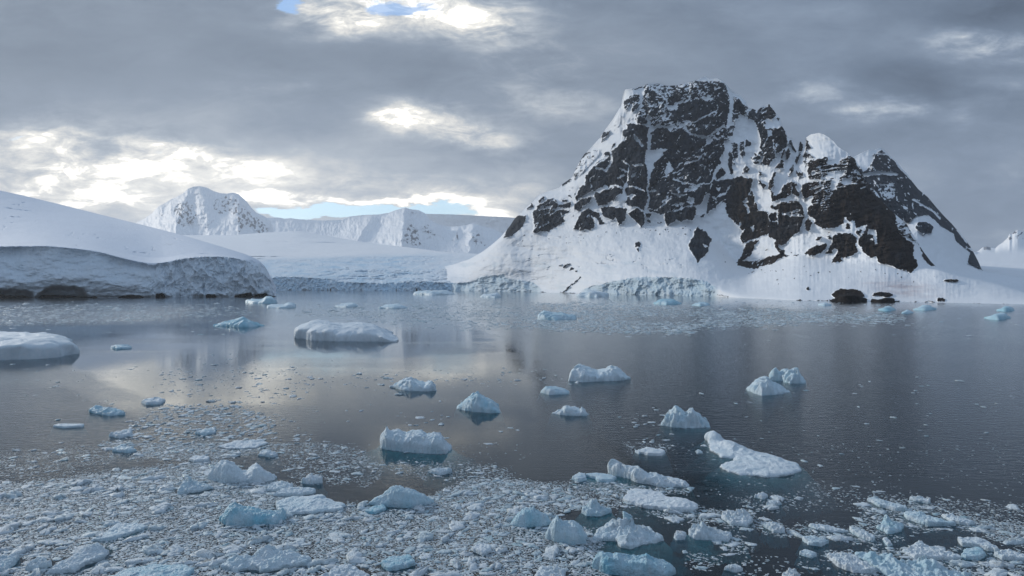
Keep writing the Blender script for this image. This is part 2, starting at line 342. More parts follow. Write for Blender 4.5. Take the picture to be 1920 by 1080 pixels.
MM.crop(1180, 280, K, [
 (.95, '0,0 200,0 210,170 235,300 225,480 230,620 190,770 0,735'),
 (.05, '30,200 150,180 180,200 80,220'), (.03, '0,360 50,300 100,300 60,350'), (.03, 20, '0,475 100,490 180,515'), (.03, '0,590 50,550 80,580 20,640'), (.03, 24, '0,735 120,745 190,790'),
 (.97, '0,790 110,750 190,800 200,940 150,990 80,900 0,840'),
 (.84, '310,180 420,80 500,20 640,0 1180,0 1170,150 1080,260 1050,350 1020,540 950,620 900,700 840,700 600,780 460,810 390,840 300,780 270,800 210,760 250,650 250,450 270,300'),
 (.04, '205,0 490,0 420,60 320,150 290,280 255,400 250,600 235,720 200,820 190,760 228,620 232,300 200,150'),
 (.3, '440,300 500,160 560,250 480,340'), (.4, '700,500 800,450 900,450 830,520 690,540'), (.35, '760,620 830,620 820,680 700,680'), (.9, '900,250 1060,200 1080,260 1040,400 1020,540 940,600 880,560 900,400'), (.92, '270,480 440,420 420,700 380,760 290,760 260,640'),
 (.95, '540,560 700,600 560,700 470,800 390,740'),
 (.03, 18, '540,550 620,590 740,580'), (.03, 14, '560,380 660,420 780,440 1020,440'), (.03, 14, '400,730 540,600'), (.03, 12, '450,640 510,600'), (.03, 16, '580,770 700,750 800,700'), (.03, 18, '550,700 700,690'), (.03, 16, '700,190 800,150 880,120 960,50'), (.05, 14, '560,300 680,240'), (.03, '250,520 310,500 360,535 270,540'),
 (.97, '450,810 600,780 840,710 850,740 820,880 790,910 740,880 660,910 590,900 480,960 440,850'), (.03, '470,810 520,740 545,770 500,800'),
 (.93, '200,820 280,820 280,870 240,880'), (.93, '210,900 280,910 260,940'), (.85, '340,920 420,920 370,940'),
 (.03, '960,580 1010,550 970,740 840,870 850,740 920,670'),
 (.90, '1020,540 1050,450 1060,380 1120,400 1220,380 1350,360 1350,960 1240,800 1210,680 1160,670 1000,800 960,850 990,700 1010,600'),
 (.05, '1040,590 1080,580 1120,640 1060,610'), (.05, 22, '1140,600 1210,550 1270,460'), (.1, '1080,480 1140,490 1130,530'),
 (.93, '1100,300 1160,230 1230,310 1110,390'), (.03, '1160,130 1200,0 1260,0 1250,150 1260,290 1280,330 1220,300 1170,200'),
 (.88, '1260,30 1300,40 1310,280 1270,310 1250,160'), (.93, '900,850 950,810 940,880'), (.93, '810,1070 880,950 880,1000 930,1020 990,1080')])
MM.crop(1360, 240, K, [
 (.88, '30,400 60,270 100,480 80,590 40,520'), (.62, '70,190 150,180 170,300 120,470 100,440 90,300'), (.72, '180,180 230,200 240,340 200,430 190,330'),
 (.88, '250,170 330,180 310,240 260,240'),
 (.88, '450,0 740,0 780,130 770,240 700,300 640,330 650,380 560,440 540,470 440,470 490,370 450,310 440,230 480,130'),
 (.05, 14, '480,230 540,130'), (.05, 14, '600,170 640,370'), (.1, '520,20 590,20 600,100 540,110'),
 (.72, '330,380 390,300 440,280 450,340 430,460 380,460'), (.93, '790,180 830,130 870,240 900,300 880,320 840,240'), (.93, '760,300 810,250 830,330 780,400'),
 (.93, '690,400 750,420 720,500 640,510'), (.9, 16, '700,380 760,250 800,220'), (.97, '925,290 930,220 950,170 980,220 985,290'), (.97, '1020,200 1030,120 1060,200 1080,250 1010,300'),
 (.82, '880,400 930,320 980,290 960,360 890,470'), (.8, '800,520 860,460 870,540 780,660 830,560'), (.82, '990,350 1010,310 1130,370 1050,390'),
 (.85, '980,410 1040,420 1030,480'), (.88, '890,550 1000,570 980,610 910,600'),
 (.90, '1040,450 1080,410 1280,370 1220,430 1350,480 1350,600 1200,640 1060,660 1040,600'), (.03, 24, '1090,580 1230,540'), (.03, 28, '1070,680 1200,660 1350,610'), (.05, 18, '1150,500 1260,470'),
 (.90, '1080,690 1350,640 1350,900 1250,1000 1150,1000 1080,940 1100,870 1000,900 960,790 970,720 1050,680'), (.03, 22, '1090,770 1230,710'), (.03, 18, '1130,830 1230,760'), (.03, 24, '1270,910 1350,830'), (.05, 20, '1240,700 1350,640'),
 (.93, '750,700 900,690 900,720 870,760 960,850 930,870 860,840 600,930 590,870 700,820'), (.93, '580,970 760,930 920,920 960,970 1000,1080 700,1080 640,1040 570,1010'),
 (.02, '620,950 860,850 930,880 900,920 760,930 600,980'),
 (.93, '410,520 440,570 510,620 430,600'), (.93, '430,640 470,700 520,730 490,780 420,700'), (.88, '530,770 560,680 620,550 640,580 600,680 620,730 560,800'), (.8, '560,800 620,820 600,930'),
 (.72, '210,570 260,470 310,500 290,550 220,580'),
 (.96, '20,660 150,610 330,640 320,780 290,850 220,920 300,1080 40,1080 0,980 40,760'), (.92, '280,860 330,800 400,890 370,940 430,1050 320,1080 290,980'),
 (.02, '370,930 400,700 520,830 580,900 560,1000 420,1020'), (.05, 16, '30,780 60,730')])
MM.crop(1360, 380, K, [
 (.95, '0,0 400,0 420,90 550,130 540,380 470,420 330,460 230,520 190,440 220,350 170,320 100,230 20,140 30,60'),
 (.03, 28, '250,20 300,120'), (.03, '310,300 380,280 350,360'), (.05, 14, '160,330 190,260'),
 (.96, '550,130 700,130 720,150 1020,180 960,290 930,360 890,400 760,520 740,540 660,550 700,600 760,600 750,640 700,650 620,560 610,520 640,460 580,440 540,410'),
 (.95, '590,60 740,20 960,20 1020,170 940,150 930,90 780,130 700,130 640,90'),
 (.03, 18, '650,90 670,270'), (.03, 12, '590,240 650,230'), (.03, 12, '555,140 560,230'), (.03, 22, '780,130 940,95'),
 (.96, '1030,40 1350,0 1350,320 1240,320 1120,270 1130,210 1080,190 1040,150'), (.97, '1010,260 1040,190 1090,260 1080,340 1050,370 1020,340'),
 (.03, '970,0 1040,0 1030,180 1000,130'),
 (.95, '130,770 180,700 230,600 270,520 320,480 430,470 430,500 370,510 380,560 330,600 330,640 220,740 190,790'),
 (.96, '180,755 300,740 500,720 640,680 740,640 830,660 760,670 680,700 600,780 540,780 520,750 400,830 280,830 150,780'),
 (.9, '470,610 530,590 530,610'), (.9, '820,610 860,620 840,630'), (.9, 8, '870,665 930,670'),
 (.96, '1000,650 1020,620 1150,530 1180,550 1280,510 1280,560 1200,660 1060,680'), (.92, '1140,470 1160,430 1230,430 1160,480'), (.92, '1260,420 1350,410 1350,460'), (.96, '1260,640 1350,540 1350,640'), (.9, '1290,370 1330,365 1310,385')])
MM.crop(1540, 380, K, [
 (.98, '0,0 850,0 930,150 950,230 1050,330 1050,430 1150,520 1180,680 1220,800 1130,890 960,830 820,780 720,740 700,680 620,700 520,630 520,560 480,540 470,460 560,330 590,270 440,330 420,220 340,230 310,180 270,270 210,310 40,330 0,310'),
 (.02, '560,400 600,340 690,350 700,450 720,520 690,530 650,420'), (.02, 20, '460,440 520,360 580,280'), (.02, 20, '370,130 418,115'), (.02, 12, '480,100 550,70'), (.02, '600,470 640,445 660,475'),
 (.98, '300,300 320,240 370,340 300,330'),
 (.98, '180,400 260,380 390,390 450,450 460,620 360,680 250,700 280,750 120,770 210,600 180,570 80,640 50,640 140,500 150,440'),
 (.95, '440,350 500,340 530,330 470,410 440,400'), (.62, '940,240 1050,240 1100,290 1160,430 1260,540 1200,520 1100,430 1000,430'),
 (.97, '1250,570 1300,570 1350,650 1350,770 1260,670'), (.1, '1050,300 1140,390 1080,400'), (.9, '1170,700 1230,740 1170,730'), (.03, '1150,520 1260,560 1260,690 1230,760 1180,690')])
MM.crop(1540, 240, K, [
 (.72, '0,390 80,370 60,440 100,470 200,450 250,400 350,340 400,370 450,450 520,560 560,650 640,720 690,850 800,930 850,1050 0,1080'),
 (.95, '350,380 400,370 450,450 520,560 540,620 450,560 400,540 350,590 320,520'), (.02, '0,640 120,560 300,530 290,590 220,640 200,760 150,780 100,740 160,640 0,660'), (.02, '400,540 440,530 510,600 460,600'), (.05, '250,660 400,610 380,700 280,720'), (.05, '430,620 500,650 470,670'),
 (.97, '130,800 300,740 420,720 560,740 690,850 800,930 850,1080 60,1080'), (.03, 18, '50,910 130,820'), (.03, 16, '500,770 560,735'), (.03, 20, '0,960 40,940')])
MM.crop(900, 120, 2.348, [(.95, '100,760 130,700 160,670 200,670 200,700 150,750 100,765'), (.92, '205,635 230,615 235,630 205,640'),
 (.97, '920,790 960,730 990,735 1020,770 1000,830 960,875 925,820'), (.1, '980,790 1005,800 990,810'), (.95, '680,790 710,785 705,805 680,810'), (.95, '690,815 705,812 700,825'),
 (.9, 7, '365,1005 440,945'), (.9, 6, '370,890 395,880'), (.9, 5, '350,885 358,880'), (.9, 6, '395,910 410,902'), (.9, 6, '420,918 432,912')])
MM.crop(1380, 180, 2.348, [(.97, '810,660 830,680 890,755 860,750 815,700'), (.92, '0,745 100,720 215,690 210,705 120,750 20,750')])
for (a, b, r1, r2) in [(1590, 551.5, 30, 10), (1655, 552, 18, 5), (1784, 525.5, 14, 3), (1764, 562, 7, 4), (1516, 541, 4, 2)]:
    th = np.linspace(0, 2*np.pi, 16, endpoint=False); MM.poly([(a+r1*math.cos(q)*(1+.15*math.sin(3*q)), b+r2*math.sin(q)) for q in th], .97)
MM.line([(1480, 564), (1600, 564), (1740, 567), (1800, 570), (1930, 572)], 2.2, .7); MM.line([(1050, 548), (1090, 550)], 2, .9); MM.line([(1010, 546), (1022, 547)], 2.4, .9); MM.line([(1345, 553), (1365, 556)], 2, .8)

for q in range(120):
    x_ = RNG.uniform(960, 1760); y_ = np.interp(x_, [960,1060,1180,1290,1370,1400,1480,1560,1640,1710,1760], [442,437,428,424,484,505,500,497,500,514,512])+abs(RNG.normal(2, 12)); r_ = RNG.uniform(.5, 1.5)
    MM.poly([(x_-r_*1.6, y_), (x_, y_-r_), (x_+r_*1.3, y_-r_*.3), (x_+r_*.6, y_+r_)], .9)
def sheet(name, xs, ridge, base, knots, ny, disp, mats, attr_fn, kind='structure', back=300.0, smooth_rows=4, foot=-6.0, power=1.0):
    """Terrain: columns follow bearings from the water's edge up to the ridge, each with its own real distance, and a back slope behind the ridge."""
    xs = np.asarray(xs, float); nx = len(xs)
    s = np.linspace(0, 1, ny)[:, None]
    rp = ridge(xs)[None, :]; bp = base(xs)[None, :]
    PX = np.broadcast_to(xs[None, :], (ny, nx)).copy(); PY = bp+(rp-bp)*s
    kp = np.array([np.broadcast_to(np.asarray(k[0](xs), float), (nx,)) for k in knots]); kd = np.array([np.broadcast_to(np.asarray(k[1](xs), float), (nx,)) for k in knots])
    D = np.empty((ny, nx))
    for j in range(nx):
        y = -kp[:, j]; y = np.maximum.accumulate(y+np.arange(len(y))*1e-3)
        D[:, j] = np.interp(-PY[:, j], y, kd[:, j])
    D = blur(D, smooth_rows, axis=0) if smooth_rows else D
    A = attr_fn(PX, PY, D)
    D = D-disp(PX, PY, D, A)
    X = (PX-960)/F*D; Y = D; Z = H-(PY-HOR)/F*D
    # foot below the water, and the far side of the ridge
    Xf = X[0]*.999; Yf = Y[0]*.999; Zf = np.full(nx, foot)
    rows = [np.stack([Xf, Yf, Zf], -1)]+[np.stack([X[i], Y[i], Z[i]], -1) for i in range(ny)]
    nb = 10
    for b in range(1, nb+1):
        q = b/nb; d = D[-1]+back*q
        rows.append(np.stack([(xs-960)/F*d, d, Z[-1]*(1-q**1.25)+foot*q], -1))
    V = np.stack(rows); NY = V.shape[0]
    attrs = {}
    for k, a in A.items():
        attrs[k] = np.concatenate([a[:1], a, np.repeat(a[-1:], nb, 0)])
    return V.reshape(-1, 3), grid_quads(NY, nx), attrs, (NY, nx)
def build_terrain(name, data, mat, label, cat, part=None):
    V, Q, A, sh = data
    if part:
        pn, pl_ = part
        f = A['ice'].ravel()[Q].mean(1) > .5
        v, q, a = compact(V, Q[~f], A); o = mesh_np(name, v, q, mat, a); tag(o, label, cat, kind='structure')
        v, q, a = compact(V, Q[f], A); p = mesh_np(pn, v, q, mat, a, parent=o); tag(p, pl_)
        return o
    o = mesh_np(name, V, Q, mat, A); tag(o, label, cat, kind='structure'); return o
def zeros(x): return np.zeros_like(x, dtype=float)

# ---- the massif on the right
RIDGE_PTS = [(690,533),(730,524),(770,514),(810,505),(850,496),(880,486),(903,473),(922,459),(938,445),(955,425),(965,410),(985,390),(1000,378),(1008,366),(1030,358),(1048,352),(1055,345),(1072,333),(1078,320),(1087,303),(1095,290),(1105,280),(1125,258),(1135,243),(1150,222),(1163,200),(1167,180),(1172,168),(1190,165),(1205,162),(1215,157),(1232,156),(1250,161),(1270,160),(1290,155),(1305,151),(1315,146),(1322,143),(1330,148),(1345,147),(1355,152),(1365,162),(1375,172),(1390,181),(1398,190),(1403,203),(1412,204),(1420,208),(1428,200),(1438,196),(1443,195),(1450,205),(1456,215),(1462,220),(1465,235),(1472,245),(1477,258),(1481,262),(1484,258),(1488,275),(1493,283),(1497,278),(1499,266),(1502,265),(1505,271),(1508,274),(1511,258),(1514,256),(1520,252),(1535,249),(1545,252),(1555,258),(1563,265),(1570,274),(1580,281),(1588,285),(1595,293),(1602,297),(1608,307),(1612,318),(1618,328),(1624,340),(1635,352),(1645,362),(1655,378),(1668,393),(1680,403),(1700,420),(1715,445),(1730,470),(1745,490),(1758,503),(1775,510),(1800,517),(1840,523),(1870,530),(1900,540),(1920,549),(1960,562),(2000,566)]
RIDGE = pl(RIDGE_PTS); RIDGS = pls(RIDGE_PTS, 14)
BASE = pls([(690,544.4),(820,545),(1000,547.5),(1050,549),(1090,550.5),(1200,553),(1340,556),(1500,563.5),(1700,566),(1900,570),(2000,572)])
CLIFF = pl([(690,536),(730,533),(770,531),(820,530),(860,530),(885,527),(905,518),(925,515),(945,513),(950,520),(1000,528),(1018,544),(1030,546),(1080,547),(1090,543),(1110,535),(1150,527),(1180,520),(1220,518),(1260,519),(1295,521),(1325,527),(1345,538),(1365,549),(1400,556),(1480,559),(1600,561),(1800,565),(2000,569)]); CLIFS = pls([(q, float(CLIFF(q))) for q in range(690, 2001, 2)], 14)
FOOT = pls([(690,535),(770,524),(850,510),(900,488),(945,445),(1000,435),(1060,435),(1100,430),(1180,420),(1290,420),(1340,440),(1370,480),(1400,500),(1460,490),(1500,480),(1560,490),(1640,492),(1710,509),(1760,506),(1800,519),(1900,543),(2000,567.5)])
RD = pls([(690,2850),(770,2900),(820,2800),(900,2350),(945,2250),(1100,2080),(1200,1980),(1330,1900),(1440,1720),(1480,1640),(1540,1520),(1600,1400),(1680,1250),(1760,1180),(1850,1100),(2000,1000)])
Db = lambda x: wd(BASE(x))
def icecliff(x, y):
    d = np.where(x < 1022, sstep(1022, 1005, x), sstep(1085, 1100, x)*sstep(1350, 1336, x))
    top = CLIFF(x)+2.5*fbm(x/14, 0, 3, 4)+2*perlin(x/4.5, 7)
    return d*sstep(0, 2.5, y-top)
def mtn_attr(px, py, D):
    wx = 5*fbm(px/18, py/18, 1, 5)+1.6*perlin(px/4, py/4, 4); wy = 5*fbm(px/18, py/18, 9, 5)+1.6*perlin(px/4, py/4, 8)
    m = MM.at(px+wx, py+wy)
    # buttresses, gullies and strata on the rock
    ca, sa = math.cos(.72), math.sin(.72)
    a1 = px*ca-py*sa; a2 = px*sa+py*ca
    lean = sstep(1350, 1520, px)
    cb, sb = math.cos(.22), math.sin(.22)
    b1 = px*cb-py*sb; b2 = px*sb+py*cb
    strata = (1-lean)*ridged(a1/34, a2/13, 2, 5)+lean*ridged(b1/46, b2/8.5, 3, 5)
    gully = ridged(px/34+.6*fbm(px/60, py/60, 2, 3), py/120, 6, 5)
    fine = fbm(px/9, py/7, 11, 4)
    big = fbm(px/110, py/90, 21, 4)
    gul2 = ridged(px/13+.9*fbm(px/30, py/30, 23, 3), py/46, 66, 4)
    rel = 34*(gully-.62)+16*(gul2-.62)+(9+9*lean)*(strata-.62)+10*fine+36*big
    led = np.zeros_like(rel); led[1:] = rel[:-1]-rel[1:]            # the surface falls back going up: a ledge that holds snow
    led = led/np.maximum(1, np.abs(np.diff(py, axis=0, prepend=py[:1]-1e-3))*1.0+.4)
    led = np.clip(led/3.0, -1.2, 1.2)
    sp = fbm(px/6.0+1.5*fine, py/5.4, 31, 5)
    inside = sstep(.10, .5, m)*(1-sstep(.93, 1.02, m)*.55)
    r = m-inside*(.38*led+.52*sp*(1-.35*sstep(.86, .97, m)))-inside*.42*sstep(.68, .84, ridged(a1/30, a2/9, 77, 4))*sstep(-.1, .3, fbm(px/35, py/35, 78, 3))*(1-sstep(.94, .975, m))
    r = r-inside*.55*sstep(.82, .94, ridged(px/24+.8*fbm(px/26, py/26, 83, 4), py/95, 84, 3))*(1-sstep(.955, .98, m)*.7)*sstep(-.35, .2, fbm(px/60, py/60, 85, 2))
    r = np.where(m < .06, np.minimum(r, .2), r)
    ice = icecliff(px, py)
    brown = np.clip(sstep(1350, 1385, px)*sstep(305, 345, py+.2*(px-1400))+.55*sstep(1400, 1460, px)*sstep(250, 200, py)*0+sstep(1415, 1440, px)*.5, 0, 1)*sstep(-.5, .4, fbm(px/50, py/50, 15, 3)+.3)
    A = {'rock': r*(1-ice), 'brown': brown, 'ice': np.clip(ice+.35*sstep(.05, .35, fbm(px/40, py/14, 44, 4)-.05)*sstep(470, 500, py)*sstep(1360, 1300, px), 0, 1), 'stain': .75*np.exp(-((px-1690)/60)**2-((py-541-.12*(px-1690))/15)**2)*np.clip(.8+1.2*fbm(px/40, py/6, 71, 4), 0, 1.2), '_rel': rel, '_m': blur(m.astype(float), 2)}
    return A
def mtn_disp(px, py, D, A):
    rel = A.pop('_rel'); m = A.pop('_m'); k = np.clip(D/1700, .5, 1.4)
    up = sstep(0, 14, BASE(px)-py); top = sstep(0, 12, py-RIDGE(px))
    rock = sstep(.12, .7, m)
    d = rel*(.16+.84*rock)*k*(.25+.75*up)*(.35+.65*top)
    d += rock*14*k*top
    snow = (1-rock)*up
    crk = sstep(.80, .97, ridged(px/60+.8*fbm(px/40, py/20, 4, 3), py/13, 55, 3))*sstep(1380, 1250, px)*sstep(-.1, .3, fbm(px/70, py/30, 56, 2))
    d += snow*(20*fbm(px/80, py/40, 51, 3)+5.5*fbm(px/18, py/9, 52, 5)+1.9*perlin(px/4.6, py/60, 53)*sstep(1330, 1480, px)-7*crk)*k
    ice = A['ice']*sstep(.5, .9, A['ice'])
    wv = 9*fbm(px/20, py/20, 63, 3)
    d += ice*(20*(ridged((px+wv)/34, (py+wv)/30, 61, 5)-.6)+16*fbm((px+wv)/13, py/24, 62, 5)+5*fbm(px/5, py/5, 64, 4))*k*.8
    return d
xs = np.concatenate([np.arange(692, 1000, 1.3), np.arange(1000, 1800, .92), np.arange(1800, 2002, 1.6)])
mt = sheet('mountain', xs, RIDGE, BASE,
    [(BASE, Db), (CLIFS, lambda x: Db(x)*1.012+6), (lambda x: FOOT(x)*.45+CLIFS(x)*.55, lambda x: Db(x)+.27*(RD(x)-Db(x))), (FOOT, lambda x: Db(x)+.56*(RD(x)-Db(x))),
     (lambda x: FOOT(x)*.3+RIDGS(x)*.7, lambda x: Db(x)+.83*(RD(x)-Db(x))), (RIDGS, RD), (lambda x: RIDGS(x)-60, lambda x: RD(x)+90)], 430, mtn_disp, None, mtn_attr, back=420)
build_terrain('mountain', mt, M_MTN, 'steep dark rock massif streaked with snow rising from the water, its skyline highest of all', 'mountain', ('ice_cliff', 'blue grey ice cliff along the foot of the massif'))

# ---- the pyramid behind its right shoulder
R2 = pl([(1570,330),(1585,312),(1600,295),(1612,288),(1628,281),(1640,281),(1646,278),(1652,277),(1657,281),(1664,288),(1668,292),(1675,299),(1685,308),(1692,318),(1700,325),(1710,340),(1722,355),(1740,370),(1755,388),(1770,405),(1785,420),(1800,438),(1810,450),(1820,463),(1828,478),(1835,492),(1841,506),(1850,509),(1880,515),(1930,522)])
B2 = pl([(1570,556),(1930,556)])
F2 = pl([(1570,430),(1700,420),(1720,410),(1740,420),(1770,440),(1800,470),(1820,492),(1841,507.5),(1930,523)])
M2 = Mask(1560, 230, 1940, 570)
M2.crop(1380, 180, 2.348, [(.9, '520,300 560,320 600,260 640,235 700,290 730,330 800,400 870,460 940,530 1000,590 1050,665 1020,670 1060,700 1085,770 1020,735 1030,690 970,640 960,610 900,570 850,525 790,530 760,560 700,540 620,500 560,420'),
 (.05, 16, '545,350 640,335 705,345'), (.15, '540,300 590,265 615,255 590,310 560,335'), (.45, '620,390 700,380 700,450 640,450'), (.05, 9, '780,455 860,500 900,540'), (.95, '790,580 800,555 840,555 870,580 860,600 830,615'), (.04, 7, '612,252 680,255'), (.1, '970,590 1005,605 1020,650 990,620')])
def a2(px, py, D):
    wx = 2.5*fbm(px/16, py/16, 1, 4); wy = 2.5*fbm(px/16, py/16, 9, 4)
    m = M2.at(px+wx, py+wy)
    cb, sb = math.cos(-.12), math.sin(-.12); b1 = px*cb-py*sb; b2 = px*sb+py*cb
    strata = ridged(b1/40, b2/8, 3, 5); gully = ridged(px/26, py/70, 6, 5); fine = fbm(px/8, py/6, 11, 4)
    gu = ridged((px-.6*py)/17+.8*fbm(px/30, py/30, 41, 3), (py+.5*px)/55, 46, 5)
    rel = 24*(gully-.62)+20*(gu-.62)+5*(strata-.62)+12*fine+24*fbm(px/60, py/60, 21, 3)
    led = np.zeros_like(rel); led[1:] = rel[:-1]-rel[1:]; led = np.clip(led/3, -1.2, 1.2)
    r = m-sstep(.1, .5, m)*(.16*led+.9*fbm(px/7, py/6, 31, 5)+.45*sstep(.74, .88, gu))
    r = np.where(m < .06, np.minimum(r, .2), r)
    return {'rock': r, 'brown': zeros(r), 'ice': zeros(r), '_rel': rel, '_m': m}
def d2(px, py, D, A):
    rel = A.pop('_rel'); m = A.pop('_m'); top = sstep(0, 10, py-R2(px)); rock = sstep(.12, .7, m)
    return (rel*(.15+.85*rock)*(.35+.65*top)+rock*14*top)*1.15+(1-rock)*(14*fbm(px/60, py/40, 51, 3)+4*fbm(px/14, py/9, 52, 4))
s2 = sheet('pyramid', np.arange(1570, 1931, 1.0), R2, B2, [(B2, lambda x: 1350+0*x), (lambda x: x*0+530, lambda x: 1500+0*x), (F2, lambda x: 1850+0*x), (R2, lambda x: 2250+0*x)], 260, d2, None, a2, back=500)
build_terrain('mountain', s2, M_MTN, 'smaller dark pyramid peak behind the right shoulder of the big massif', 'mountain')

# ---- far right snowfield with its little peak
R3 = pl([(1740,500),(1800,482),(1825,474),(1835,470),(1842,464),(1850,462),(1858,464),(1866,466),(1872,460),(1880,455),(1890,445),(1893,438),(1897,440),(1902,434),(1908,431),(1915,433),(1925,437),(1940,446),(1970,458),(2010,462)])
B3 = pl([(1740,551),(2010,551)])
def a3(px, py, D):
    r = .55*sstep(14, 4, py-R3(px))*sstep(1838, 1846, px)*sstep(1866, 1856, px)+.75*sstep(1885, 1893, px)*sstep(30, 6, py-R3(px))*(.4+fbm(px/7, py/6, 3, 4)*1.3)
    ice = sstep(1845, 1858, px)*sstep(531, 533.5, py+2*fbm(px/12, 1, 1, 3))
    return {'rock': r, 'brown': zeros(r), 'ice': ice*.9}
s3 = sheet('snowfield', np.arange(1740, 2011, 1.2), R3, B3, [(B3, lambda x: 1600+0*x), (lambda x: 0*x+531, lambda x: 1630+0*x), (lambda x: 0*x+500, lambda x: 2400+0*x), (lambda x: 0*x+472, lambda x: 3400+0*x), (R3, lambda x: 4000+0*x)], 120,
    lambda px, py, D, A: 30*fbm(px/60, py/30, 5, 4)+60*sstep(.2, .6, A['rock'])*(fbm(px/9, py/8, 6, 4))+A['ice']*18*fbm(px/8, py/6, 8, 4), None, a3, back=600)
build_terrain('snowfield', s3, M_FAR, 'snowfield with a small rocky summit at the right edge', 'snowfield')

# ---- ice cap on the left
RC = pls([(-160,318),(-60,342),(0,357),(50,368),(100,380),(200,405),(300,430),(350,443),(400,458),(440,470),(470,480),(490,490),(502,500),(512,530),(517,548)])
BC = pls([(-160,560),(0,559),(250,558),(400,557),(517,556)])
CC = pl([(-160,470),(0,463),(90,461),(140,466),(180,470),(220,482),(260,491),(285,497),(300,495),(330,486),(350,483),(380,481),(420,480),(455,486),(480,491),(500,501),(508,528),(517,551)])
DC = lambda x: wd(BC(x))
CCS = pls([(q, float(CC(q))) for q in range(-160, 519, 2)], 22)
MC = Mask(-170, 440, 530, 570)
for pts in ['-160,553 0,553 15,554 30,555 40,554 62,558 62,562 -160,562', '71,562 72,557 80,553 100,553 130,555 150,556 168,558.5 168,562', '165,562 168,556 180,555 184,562', '218,562 226,555 240,553 262,554 276,562', '290,562 292,551 306,550 312,560', '384,562 388,552 404,552 410,562', '438,562 441,554 470,548 478,562', '474,562 478,552 500,550 512,562']:
    MC.poly([float(z) for z in pts.replace(',', ' ').split()], 1.0)
MC.line([(-160, 558.2), (515, 556)], 1.4, .6)
MC.a = blur(MC.a, 1)
MR = Mask(-170, 440, 530, 570)
for p in ['-160,545 0,545 60,549 66,562 -160,562', '70,562 72,554 80,547 86,542 100,540 140,540 156,545 167,556 168,562']: MR.poly([float(z) for z in p.replace(',', ' ').split()], 1.0)
MR.a = blur(MR.a, 2)
def ac(px, py, D):
    ct = CC(px)+(6*fbm(px/26, 1, 2, 4)+4*perlin(px/6, 1, 6))*sstep(250, 310, px)+1.5*fbm(px/7, 3, 1, 3)
    ice = sstep(-.5, 2.0, py-ct)
    rk = MC.at(px+2.5*fbm(px/9, py/9, 1, 4), py+1.6*fbm(px/9, py/9, 5, 4))
    return {'rock': np.where(rk > .3, rk*1.1, 0), 'brown': .0*np.ones_like(rk), 'ice': ice*(1-sstep(.3, .6, rk)), '_i': ice, '_rk': rk}
def dc(px, py, D, A):
    i = A.pop('_i'); rk = A.pop('_rk'); right = sstep(230, 330, px)
    ct = CC(px)
    d = (1-i)*sstep(0, 20, py-RC(px))*(9*fbm(px/130, py/50, 1, 4)+2.0*fbm(px/35, py/6, 2, 4)+.5*fbm(px/9, py/3, 4, 3))
    crk = sstep(.84, .97, ridged(px/75+.7*fbm(px/50, py/20, 4, 3), (py-.12*px)/12, 57, 3))*sstep(-.05, .25, fbm(px/90, py/40, 58, 2))
    d -= (1-i)*6*crk*sstep(0, 12, py-RC(px))
    d += (1-i)*1.1*fbm(px/14+py/6, (py-.15*px)/2.2, 59, 3)
    d += i*(right*.8*(24*(ridged(px/36+.5*fbm(px/30, py/30, 9, 3), py/52, 3, 4)-.6)+6*fbm(px/16, py/18, 5, 4)+9*(ridged(px/9+fbm(px/20, py/20, 33, 3), py/48, 36, 3)-.6))+(1-right)*(9*fbm(px/55, py/22, 6, 4)+2.6*fbm(px/11, py/8, 7, 5)))
    t = np.clip((py-ct)/np.maximum(BC(px)-ct, 1), 0, 1)
    d -= i*(1-right)*11*np.exp(-((t-.10)/.16)**2)+i*right*5*np.exp(-((t-.10)/.12)**2)      # wind scoop under the lip
    d += i*(1-right)*11*np.exp(-((t-.66)/.22)**2)
    d -= sstep(.25, .8, rk)*5+MR.at(px+4*fbm(px/9, py/9, 1, 3), py+3*fbm(px/12, py/9, 6, 3))*42
    d -= i*4*np.exp(-((t-1)/.05)**2)
    return d
sc = sheet('cap', np.arange(-160, 518, 1.1), RC, BC, [(BC, DC), (CCS, lambda x: DC(x)*1.01+10*sstep(517, 480, x)), (lambda x: CCS(x)*.85+RC(x)*.15, lambda x: DC(x)+25+90*sstep(500, 300, x)), (RC, lambda x: DC(x)+60+640*sstep(517, 60, x))], 240, dc, None, ac, back=500, smooth_rows=1)
build_terrain('ice_cap', sc, M_CAP, 'smooth grey white snow dome sloping down to the water from the left edge', 'ice cap', ('ice_cliff', 'weathered grey blue ice cliff with dark caves at the waterline'))

# ---- glacier in the middle
RG = pls([(250,441),(430,441),(500,436),(560,433),(640,447),(700,456),(760,463),(830,472),(900,476),(1040,480)])
BG = pls([(250,543.4),(1040,546)])
CG = pl([(250,522),(480,521),(520,518),(560,518.5),(600,522),(640,527),(690,531),(720,531),(760,529),(800,527),(840,530),(880,531),(1040,533)])
def ag(px, py, D):
    ct = CG(px)+5*fbm(px/40, 2, 14, 3)+2.2*fbm(px/9, 2, 4, 4)+1.2*perlin(px/3.3, 4)
    ice = sstep(-.3, 1.2, py-ct)
    crev = sstep(474, 486, py+3*fbm(px/60, 3, 7, 3)+.035*(px-700))*sstep(1000, 900, px); cfade = .25+.75*sstep(880, 740, px)
    return {'rock': zeros(px)+.9*sstep(540, 541.5, py)*sstep(.15, .25, fbm(px/16, 3, 77, 3)), 'brown': zeros(px), 'ice': np.maximum(ice*.95, cfade*crev*(.55+.45*sstep(-.2, .4, fbm(px/30, py/6, 8, 4))))*(1-.0*D), '_c': crev, '_i': ice}
